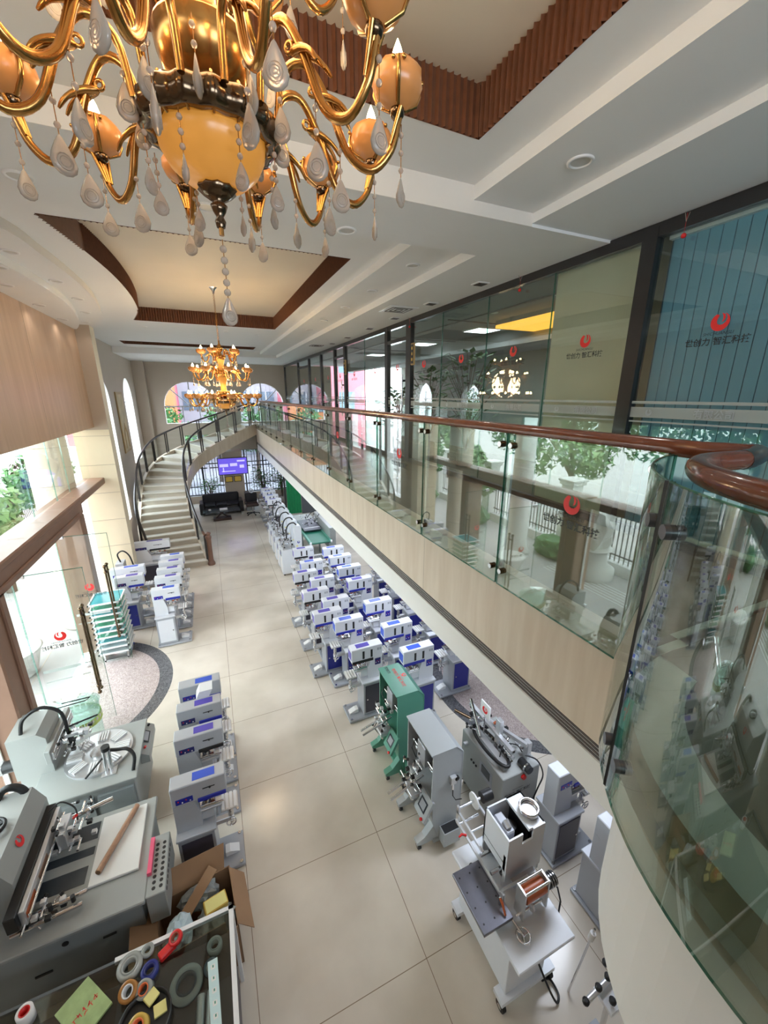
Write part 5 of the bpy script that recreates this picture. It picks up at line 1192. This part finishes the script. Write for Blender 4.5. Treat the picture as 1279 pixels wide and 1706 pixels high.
m = MB(); m.b(-.07, .05, -.03, .03, 0, .05, 'red', c=.008); tag(m.build('tape_dispenser', None, (-.75, 2.53, ZC), (0, 0, .5)), 'red block under the red tape roll on the display case', 'tape dispenser')
roll((-1.01, 2.53, ZC), .085, .05, 'tape_clear', 'tape_clear', 'wide clear tape roll nearest the left end of the white case frame')
roll((-.90, 2.59, ZC), .045, .03, 'tape_clear', 'tape_clear', 'small clear tape roll lying against the white case frame')
roll((-.87, 2.45, ZC), .06, .04, 'tape_blue', 'panel_navy', 'dark blue tape roll between the clear and the orange rolls')
roll((-.99, 2.39, ZC), .06, .075, 'tape_brown', 'white_plastic', 'brown tape roll with a white core standing by the orange roll', (.35, -.1, 0))
roll((-.885, 2.36, ZC), .055, .06, 'tape_clear', 'tape_orange', 'tape roll with an orange core right of the white cored roll', (.35, -.2, 0))
t = thing('tray', 'black round tray holding tape and notes on the display case', 'tray', (-.87, 2.17, ZC))
m, e = part('rim', t); m.lathe([(.15, 0), (.165, .0), (.17, .045), (.16, .045), (.152, .01)], 'black_plastic', 28); e()
m, e = part('bottom', t); m.lathe([(.0005, .002), (.155, .002)], 'black_plastic', 24); e()
roll((-.90, 2.16, ZC + .01), .065, .07, 'tape_yellow', 'tape_orange', 'yellow tape roll with an orange core inside the black tray', (.3, -.1, 0))
for i, (dx, dy, a, l_) in enumerate(((.08, .03, .2, 'yellow sticky note pad in the black tray, right of the yellow roll'), (.02, .11, .7, 'yellow sticky note pad at the back of the black tray'), (-.1, -.08, .4, 'yellow note pad at the front left of the black tray'))):
    m = MB(); m.b(-.04, .04, -.035, .035, 0, .02, 'note_yellow', c=.002); o = tag(m.build('note_pad', None, (-.86 + dx, 2.17 + dy, ZC + .012 + .02 * i), (.1, .1, a)), l_, 'note pad', 'note pads in the tray')
o = thing('book', 'green book with red lettering on the dark glass of the display case', 'book', (-1.28, 2.42, ZC), .7)
m, e = part('cover', o); m.b(-.11, .11, -.15, .15, .012, .016, 'book_green'); m.b(-.11, .11, -.15, .15, 0, .003, 'book_green'); e()
m, e = part('pages', o); m.b(-.105, .108, -.145, .145, .003, .012, 'book_pages'); e()
m, e = part('red_marks', o); rr = random.Random(2)
for k in range(5):
    for j in range(5):
        x = -.06 + .035 * k - .012 + rr.uniform(-.01, .01); y = -.02 + rr.uniform(-.02, .02); M = Matrix.Translation((x, y, .0165)) @ Matrix.Rotation(rr.choice((0, 1.57, .8)), 4, 'Z'); m.b(-.012, .012, -.002, .002, 0, .0005, 'logo_red', M=M)
e()
m = MB(); m.b(-.035, .035, -.22, .22, 0, .003, 'paper_cyan'); o = tag(m.build('paper_strip', None, (-.425, 2.12, ZC), (0, 0, .05)), 'long pale paper strip with faint writing along the right of the case', 'paper strip')
m = MB(); rr = random.Random(8)
for k in range(6): m.b(-.015, .015, -.19 + k * .07, -.16 + k * .07, .003, .0034, 'frosted_marks'); m.b(-.004, .006, -.18 + k * .07, -.165 + k * .07, .0034, .0038, 'body_green')
m.build('faint_writing', o)
roll((-.44, 2.55, .74), .06, .05, 'tape_clear', 'tape_clear', 'clear roll inside the display case at the top right corner', grp='goods inside the display case')
roll((-.47, 2.42, .74), .055, .05, 'window_blue', 'tape_clear', 'bluish roll inside the display case below the clear one', grp='goods inside the display case')
roll((-.65, 2.40, .74), .12, .03, 'tape_clear', 'screen_dark', 'big dim disc inside the display case under the glass', grp='goods inside the display case')
for i, x in enumerate((-.56, -.49)):
    m = MB(); m.cyl((x, 2.0, .77), (x + .02, 2.28, .77), .03, 'alu', 12); tag(m.build('metal_bar', None), ('left' if i == 0 else 'right') + ' one of two silver bars inside the display case by the paper strip', 'bar', 'silver bars inside the display case')
o = roll((-1.63, 2.52, ZC), .05, .1, 'white_plastic', 'red', 'white mug shaped holder with red content at the left of the case', name='cup', cat='cup', grp='cups on the display case')
# cardboard box with waste
t = thing('cardboard_box', 'open cardboard box full of packing waste behind the display case', 'cardboard box', (-.64, 2.97, 0), .1)
m, e = part('box_wall', t); 
m.b(-.30, .36, -.25, -.24, 0, .52, 'cardboard'); m.b(-.30, .36, .30, .31, 0, .52, 'cardboard'); m.b(-.30, -.29, -.25, .31, 0, .52, 'cardboard'); m.b(.35, .36, -.25, .31, 0, .52, 'cardboard'); m.b(-.30, .36, -.25, .31, 0, .01, 'cardboard_dark'); e()
for a, M in (('l', basis((-.30, .03, .52), (0, 1, 0), (-.8, 0, .35))), ('f', basis((0.0, -.25, .52), (1, 0, 0), (0, -.12, .6))), ('r', basis((.36, .03, .52), (0, 1, 0), (.5, 0, -.7))), ('b', basis((.05, .31, .52), (1, 0, 0), (.1, .4, .6)))):
    m, e = part('flap', t); m.b(-.26, .26, 0, .22, 0, .006, 'cardboard', M=M); e()
def crumple(name, label, loc, sx, sy, sz, mtl, seed, cat, grp=None):
    rr = random.Random(seed); m = MB(); bm = bmesh.new(); bmesh.ops.create_icosphere(bm, subdivisions=3, radius=1)
    for v in bm.verts:
        k = 1 + .28 * (math.sin(v.co.x * 7 + seed) * math.cos(v.co.y * 6) * math.sin(v.co.z * 8 + 1)) + rr.uniform(-.07, .07); v.co = Vector((v.co.x * sx * k, v.co.y * sy * k, max(-.7, v.co.z) * sz * k))
    bm.verts.index_update(); m.add([v.co[:] for v in bm.verts], [[v.index for v in f.verts] for f in bm.faces], mtl); bm.free()
    return tag(m.build(name, None, loc), label, cat, grp)
crumple('plastic_bag', 'crumpled pale blue plastic bag on top of the cardboard box', (-.74, 2.86, .62), .11, .13, .10, 'plastic_bag', 3, 'plastic bag')
crumple('plastic_wrap', 'dark transparent plastic wrap stuffed in the right of the cardboard box', (-.46, 2.92, .45), .16, .14, .12, 'tape_clear', 5, 'plastic wrap')
crumple('packing_film', 'greyish packing film at the back of the cardboard box', (-.60, 3.18, .46), .18, .10, .12, 'body_grey', 9, 'plastic wrap')
m = MB(); m.b(-.10, .10, -.06, .06, 0, .08, 'tape_yellow', c=.006); m.b(-.09, .09, -.05, .05, .08, .082, 'note_yellow'); tag(m.build('yellow_carton', None, (-.45, 2.98, .54), (.15, .1, .25)), 'small yellow carton wrapped in plastic in the cardboard box', 'carton')
m = MB(); m.b(-.05, .05, -.3, .3, 0, .008, 'tape_orange' if False else 'cardboard'); tag(m.build('cardboard_strip', None, (-.66, 3.06, .57), (.25, .1, -.75)), 'long cardboard strip sticking out diagonally over the open box', 'cardboard strip')
m = MB(); m.cyl((0, 0, 0), (.02, .0, .22), .03, 'body_grey', 14, caps=False); tag(m.build('paper_tube', None, (-.36, 2.84, .40)), 'grey tube end poking from the right of the cardboard box', 'tube')
m = MB(); m.b(-.11, .14, 0, .16, .0, .38, 'cardboard', c=.004); m.b(-.06, .09, -.002, .0, .12, .32, 'paper_white'); o = tag(m.build('cardboard_carton', None, (-.16, 1.66, 0), (0, 0, .05)), 'small brown carton at the bottom edge right of the display case', 'carton')
m = MB(); M = basis((0, 0, 0), (1, 0, 0), (0, 1, 0)); m.prism([(0, 0), (.16, 0), (.21, .1), (.05, .1)], -.09, .09, 'paper_white', 'y'); tag(m.build('folded_sheet', None, (-.56, 5.10, 1.302), (0, 0, 0)), 'folded white sheet of paper resting on the third pad printer of the left front row', 'paper')

# ---- round promotional counter by the door
t = thing('promotion_counter', 'oval glassy counter with a lime band of lettering by the portal jamb', 'counter', (-2.28, 6.1, 0))
m, e = part('body', t); m.lathe([(.33, 0), (.33, .72)], 'glass_tank', 32, sx=1.0, sy=.62); e()
m, e = part('lettered_band', t); m.lathe([(.332, .62), (.335, .62), (.34, .9), (.337, .9)], 'glass_tank', 32, sy=.62)
for k in range(22):
    a = math.radians(-170 + k * 13); z = .70 + .04 * math.sin(a * 1.5); M = basis((.345 * math.cos(a), .345 * .62 * math.sin(a), z), (-math.sin(a), math.cos(a) * .62, .1), (0, 0, 1)); m.b(-.03, .03, -.09, .02, -.001, .001, 'counter_lime', M=M); m.b(-.014, .014, -.03, .0, .001, .003, 'white_plastic', M=M); m.b(-.004, .004, -.045, .015, .001, .003, 'white_plastic', M=M)
e()
m, e = part('top', t); m.lathe([(.36, .9), (.37, .915), (.36, .93), (.0005, .93)], 'glass_tank', 32, sy=.62); e()
m, e = part('rod_handle', t); m.tube([(-.18, -.05, .95), (.2, -.02, .95), (.24, .04, .95), (-.1, .04, .95)], .008, 'black_plastic', 6); e()

# ---- seating corner at the far end
t = thing('sofa', 'black leather sofa at the far end in front of the television column', 'sofa', (.16, 19.0, 0))
m, e = part('seat', t); m.b(-.72, .72, -.35, .3, .12, .42, 'sofa_black', c=.04); e()
m, e = part('backrest', t); m.b(-.78, .78, .28, .5, .12, .86, 'sofa_black', c=.05); e()
for s in (-1, 1): m, e = part('armrest', t); m.b(s * .72 if s > 0 else -.92, .92 if s > 0 else -.72, -.36, .48, .06, .58, 'sofa_black', c=.04); e()
for x in (-.48, 0, .48): m, e = part('seat_cushion', t); m.b(x - .235, x + .235, -.36, .27, .42, .5, 'sofa_black', c=.03); e()
for x in (-.85, .85):
    for y in (-.3, .42): m, e = part('leg', t); m.b(x - .03, x + .03, y - .03, y + .03, 0, .07, 'steel'); e()
t = thing('coffee_table', 'dark glass coffee table on crossed legs in front of the sofa', 'coffee table', (.12, 17.95, 0))
m, e = part('tabletop', t); m.b(-.75, .75, -.28, .28, .40, .425, 'screen_dark', c=.005); e()
m, e = part('cross_leg', t); m.cyl((-.32, 0, .04), (.15, 0, .40), .03, 'wood_dark', 8); m.cyl((.32, 0, .04), (-.15, 0, .40), .03, 'wood_dark', 8); e()
m, e = part('base', t); m.b(-.36, .36, -.2, .2, 0, .10, 'wood_dark'); e()
m = MB(); m.b(-.16, .16, -.1, .1, 0, .06, 'paper_white', c=.005); tag(m.build('tea_tray', None, (.2, 17.95, .426)), 'white tea tray on the dark coffee table', 'tray')
m = MB(); m.lathe([(.0005, 0), (.05, .0), (.07, .05), (.05, .09), (.0005, .1)], 'alu', 14); tag(m.build('teapot', None, (-.35, 17.9, .426)), 'small silver teapot at the left of the coffee table', 'teapot')
m = MB(); m.b(.42, 1.30, 19.95, 20.7, 0, 2.66, 'wall_stone'); struct('pillar', m)
t = thing('television', 'wall television showing a violet blue picture on the column behind the sofa', 'television', (.85, 19.93, 1.98))
m, e = part('bezel', t); m.b(-.66, .66, -.05, .0, -.40, .40, 'black_plastic', c=.01); e()
m, e = part('screen', t); m.b(-.63, .63, -.056, -.05, -.37, .37, 'tv_violet')
for x0, x1, z0, z1 in ((-.58, -.2, -.02, .12), (-.12, .2, .0, .14), (.3, .5, -.1, .05), (-.5, .1, -.25, -.21), (-.45, -.40, -.25, -.05), (.2, .55, .2, .28)): m.b(x0, x1, -.058, -.056, z0, z1, 'tv_light')
e()
for i, x in enumerate((.62, 1.02)):
    m = MB(); m.b(x - .17, x + .17, 19.92, 19.948, 1.22, 1.50, 'black_plastic'); o = tag(m.build('award_plaque'), ('left' if i == 0 else 'right') + ' one of the two gold award plaques under the television', 'plaque', 'gold plaques on the column')
    m = MB(); m.b(x - .145, x + .145, 19.915, 19.92, 1.245, 1.475, 'gold_plaque'); m.build('gold_plate', o)
t = thing('side_cabinet', 'small dark topped cabinet right of the column', 'cabinet', (1.36, 19.1, 0))
m, e = part('body', t); m.b(-.14, .22, -.2, .2, 0, .45, 'printer_grey'); m.b(-.16, .24, -.22, .22, .45, .85, 'wood_dark'); e()
m, e = part('door', t); m.b(-.13, .21, -.21, -.2, .03, .42, 'body_pale'); e()
t = thing('office_chair', 'dark brown office chair beside the far pad printers', 'office chair', (1.42, 18.2, 0))
m, e = part('seat', t); m.b(-.27, .27, -.27, .27, .42, .54, 'wood_dark', c=.04); e()
m, e = part('backrest', t); m.b(-.26, .26, .22, .32, .54, .95, 'sofa_black', c=.04); e()
m, e = part('star_base', t); m.cyl((0, 0, .08), (0, 0, .42), .03, 'steel', 8)
for k in range(5): a = 2 * PI * k / 5; m.cyl((0, 0, .1), (.28 * math.cos(a), .28 * math.sin(a), .06), .02, 'black_plastic', 6); m.sph((.28 * math.cos(a), .28 * math.sin(a), .03), .03, 'rubber', 8)
e()
for s in (-1, 1): m, e = part('armrest', t); m.b(s * .3 - .03, s * .3 + .03, -.18, .2, .66, .70, 'wood_dark'); m.b(s * .3 - .02, s * .3 + .02, 0, .05, .5, .66, 'wood_dark'); e()
m = MB(); m.lathe([(.07, 0), (.1, .0), (.1, .1), (.07, .1), (.07, 0)], 'printer_white', 18); tag(m.build('wire_spool', None, (1.42, 18.47, 1.05), (PI / 2, 0, .4)), 'white round spool on top of the office chair back', 'spool')
plant('potted_plant', 'tall dark potted plant by the far window right of the television', (2.15, 20.3, 0), 1.75, .5, 240, .2, seed=8)
plant('potted_plant', 'bushy potted plant left of the television column behind the sofa', (-.25, 20.6, 0), 1.35, .45, 180, .2, seed=9)
plant('potted_plant', 'dark potted plant in front of the dark glass beside the green curtain', (3.0, 19.6, 0), 1.9, .5, 220, .2, seed=10)
c = MB(); n = 26
vs = []
for k in range(n + 1):
    x = 2.86 + .62 * k / n; y = 17.5 + .05 * math.sin(k * 1.9); vs += [(x, y, .03), (x, y, 2.62)]
c.add(vs, [(2 * k, 2 * k + 2, 2 * k + 3, 2 * k + 1) for k in range(n)], 'curtain_green', True)
o = tag(c.build('curtain'), 'green curtain hanging beneath the gallery beside the conveyor', 'curtain')
c = MB(); c.cyl((2.82, 17.5, 2.63), (3.52, 17.5, 2.63), .015, 'steel', 8); c.build('curtain_rail', o)
m = MB(); m.b(3.5, 4.9, 17.45, 17.5, 0, 2.66, 'dark_wall'); m.b(2.75, 2.83, 17.44, 17.52, 0, 2.66, 'black_metal'); struct('wall_partition', m)
c = MB(); c.tube(crom([(-2.3, 11.3, .9), (-2.35, 11.32, 1.25), (-2.25, 11.35, 1.38), (-2.1, 11.35, 1.3), (-2.0, 11.35, 1.0)], 6), .02, 'black_plastic', 8); 
t = thing('small_screen_printer', 'small grey machine with a black hose against the cream pier', 'printing machine', (-2.42, 11.15, 0))
m, e = part('cabinet', t); m.b(-.12, .3, -.16, .2, 0, .8, 'body_pale', c=.006); m.b(-.1, .08, -.14, .18, .8, 1.15, 'printer_grey', c=.006); e()
m, e = part('hose', t); m.tube(crom([(0, 0, 1.15), (-.04, .02, 1.35), (.08, .04, 1.42), (.2, .04, 1.28), (.26, .02, 1.0)], 6), .018, 'black_plastic', 8); e()
m, e = part('printing_head', t); clamp_cluster(m, (.22, .0, .95), random.Random(77), 20, .12); e()

# ================================================================ OUTSIDE
def tree(label, loc, h, r, n, m, seed):
    rr = random.Random(seed); t = thing('tree', label, 'tree', loc, 0, 'trees outside the entrance')
    k = MB(); k.tube([(0, 0, 0), (.05, .05, h * .35), (-.05, .1, h * .6)], [.13, .1, .06], 'bark', 8)
    for i in range(5): a = rr.uniform(0, 6.28); k.tube([(0, .05, h * .4), (r * .4 * math.cos(a), r * .4 * math.sin(a), h * .65), (r * .7 * math.cos(a), r * .7 * math.sin(a), h * .8)], [.06, .04, .02], 'bark', 6)
    k.build('trunk', t)
    c = MB(); blobs = [(rr.uniform(-.6, .6) * r, rr.uniform(-.6, .6) * r, h * rr.uniform(.5, .92), r * rr.uniform(.35, .6)) for _ in range(9)]
    for i in range(n):
        b = rr.choice(blobs); d = Vector((rr.gauss(0, 1), rr.gauss(0, 1), rr.gauss(0, 1))).normalized(); p = Vector(b[:3]) + d * b[3] * rr.uniform(.7, 1); u = d.cross(Vector((rr.gauss(0, 1), rr.gauss(0, 1), rr.gauss(0, 1)))).normalized(); v = (u.cross(d) + d * .4).normalized(); s = rr.uniform(.12, .22)
        c.add([p - u * s * .4, p + v * s, p + u * s * .4, p - v * s * .5], [(0, 1, 2, 3)], m)
    c.build('crown', t)
TREES = [(-8.6, 2.0, 3.6, 1.5, 'leaf_light'), (-9.5, 6.5, 4.0, 1.7, 'leaf'), (-9.0, 12.0, 4.4, 1.8, 'leaf_light'), (-10.5, 16.5, 5.0, 2.0, 'leaf'), (-9.2, 22.0, 4.6, 1.9, 'leaf_light'), (-12.5, 10.0, 5.5, 2.2, 'leaf'), (-11.5, 27.0, 5.4, 2.2, 'leaf'), (-5.5, 13.2, 3.3, .9, 'leaf_light'), (-5.6, 17.2, 3.6, 1.0, 'leaf'), (-5.4, 2.6, 3.4, .9, 'leaf_light')]
for i, (x, y, h, r_, m_) in enumerate(TREES):
    lb = '%s tree outside the entrance, %s' % ('light green' if m_ == 'leaf_light' else 'dark green', ORD[i] + ' behind the garden fence' if i < 7 else 'small one close to the building, ' + ('beyond the portal', 'farthest along', 'nearest the camera')[i - 7])
    tree(lb, (x - (.9 if x < -8 else 0), y, -.02), h, r_, 1500, m_, i + 60)
for i in range(7):
    y = 1.0 + i * 4.2; m = MB(); m.b(-.24, .24, -.24, .24, 0, 2.35, 'fence_white', c=.02); m.b(-.3, .3, -.3, .3, 2.35, 2.47, 'fence_white', c=.02); m.b(-.34, .34, -.34, .34, 2.47, 2.55, 'fence_white', c=.02); m.b(-.3, .3, -.3, .3, 0, .3, 'fence_white', c=.02); tag(m.build('fence_pillar', None, (-6.9, y, -.02)), 'white capped stone pillar of the garden fence, %s along the street' % ORD[i], 'pillar', 'pillars of the garden fence')
for i in range(6):
    y = 1.3 + i * 4.2; t = thing('iron_fence', 'dark iron railing between white pillars, %s bay along the street' % ORD[i], 'fence', (-6.9, y, 0), 0, 'iron fence bays')
    m, e = part('railing', t)
    for k in range(24): m.b(-.012, .012, .06 + k * .15, .084 + k * .15, .3, 1.9, 'black_metal')
    for z in (.5, 1.7): m.b(-.02, .02, 0, 3.6, z, z + .04, 'black_metal')
    e()
    m, e = part('plinth', t); m.b(-.18, .18, -.02, 3.62, -.02, .32, 'fence_white'); e()
for i, (x, y) in enumerate(((-5.0, 5.1), (-5.0, 9.7))):
    m = MB(); m.lathe([(.42, 0), (.42, .2), (.36, .3), (.32, .4), (.30, 6.2)], 'fence_white', 64, (0, 0, -.02), wob=lambda i, k, n: 1 + (.02 * math.cos(k * PI) if i > 3 else 0)); tag(m.build('portico_column', None, (x, y, 0)), 'fluted white portico column outside the entrance, %s one' % ('nearer' if i == 0 else 'farther'), 'column', 'portico columns')
m = MB(); m.b(-5.6, -2.95, 4.3, 10.6, 6.0, 6.5, 'fence_white'); struct('portico_roof', m)
t = thing('garden_statue', 'pale rock statue on a round base in the garden outside the entrance', 'statue', (-6.05, 7.6, -.02))
m, e = part('pedestal', t); m.lathe([(.6, 0), (.6, .3), (.4, .4), (.35, .8), (.5, .9)], 'statue_stone', 24); e()
bm = bmesh.new(); bmesh.ops.create_icosphere(bm, subdivisions=3, radius=1); m = MB()
for v in bm.verts: k = 1 + .25 * math.sin(v.co.x * 6 + 1) * math.cos(v.co.z * 5) + random.uniform(-.06, .06); v.co = Vector((v.co.x * .42 * k, v.co.y * .42 * k, v.co.z * .75 * k + 1.55))
bm.verts.index_update(); m.add([v.co[:] for v in bm.verts], [[v.index for v in f.verts] for f in bm.faces], 'statue_stone'); bm.free(); m.build('figure', t)
for i in range(4):
    crumple('garden_bush', 'low green bush in front of the garden fence, %s along the street' % ORD[i], (-6.1, 5.0 + i * 4.2, .28), .38, .7, .42, 'leaf', 20 + i, 'bush', 'garden bushes')
m = MB(); m.lathe([(.25, 0), (.3, .04), (.42, .5), (.46, .55), (.38, .55), (.0005, .45)], 'statue_stone', 24); tag(m.build('stone_basin', None, (-3.9, 8.75, -.02)), 'round stone basin on the paving outside the glass doors', 'basin')
def building(name, label, loc, sx, sy, h, m_, wins):
    t = thing(name, label, 'building', loc)
    m, e = part('wall', t); m.b(-sx / 2, sx / 2, 0, sy, 0, h, m_); e()
    for x in range(wins):
        for z in range(int(h // 3)):
            m, e = part('window', t); cx = -sx / 2 + sx * (x + .5) / wins; m.b(cx - .7, cx + .7, -.04, 0, 1 + 3 * z, 2.5 + 3 * z, 'window_blue'); m.b(cx - .03, cx + .03, -.06, -.04, 1 + 3 * z, 2.5 + 3 * z, 'white_plastic'); e()
building('pink_house', 'pink rendered building seen through the left part of the arch windows', (-5.5, 34, -.02), 7, 6, 14, 'pink_wall', 2)
building('orange_house', 'low orange building below the pink one seen through the arch window', (-3.6, 30, -.02), 3.4, 3, 6.2, 'orange_wall', 1)
building('grey_block', 'pale grey apartment block seen through the middle of the arch windows', (2.0, 38, -.02), 8, 6, 15, 'pale_wall', 4)
building('pink_house', 'pink rendered building seen through the right arch window', (9.5, 34, -.02), 7, 6, 14, 'pink_wall', 2)
for i, (x, y) in enumerate(((-1.6, 26), (0.4, 26.5), (2.6, 26), (4.4, 26.4))):
    tree('dark clipped tree behind the back windows, %s from the left' % ORD[i], (x, y, -.02), 4.6, 1.0, 700, 'leaf', i + 90)
for i in range(3):
    t = thing('iron_fence', 'iron bar fence outside the back window, %s bay from the left' % ORD[i], 'fence', (-2.4 + i * 2.2, 23.2, 0), 0, 'back iron fence bays')
    m, e = part('railing', t)
    for k in range(14): m.b(k * .15, k * .15 + .03, 0, .03, 0, 2.6, 'black_metal')
    for z in (.4, 1.4, 2.4): m.b(0, 2.1, 0, .04, z, z + .05, 'black_metal')
    e()
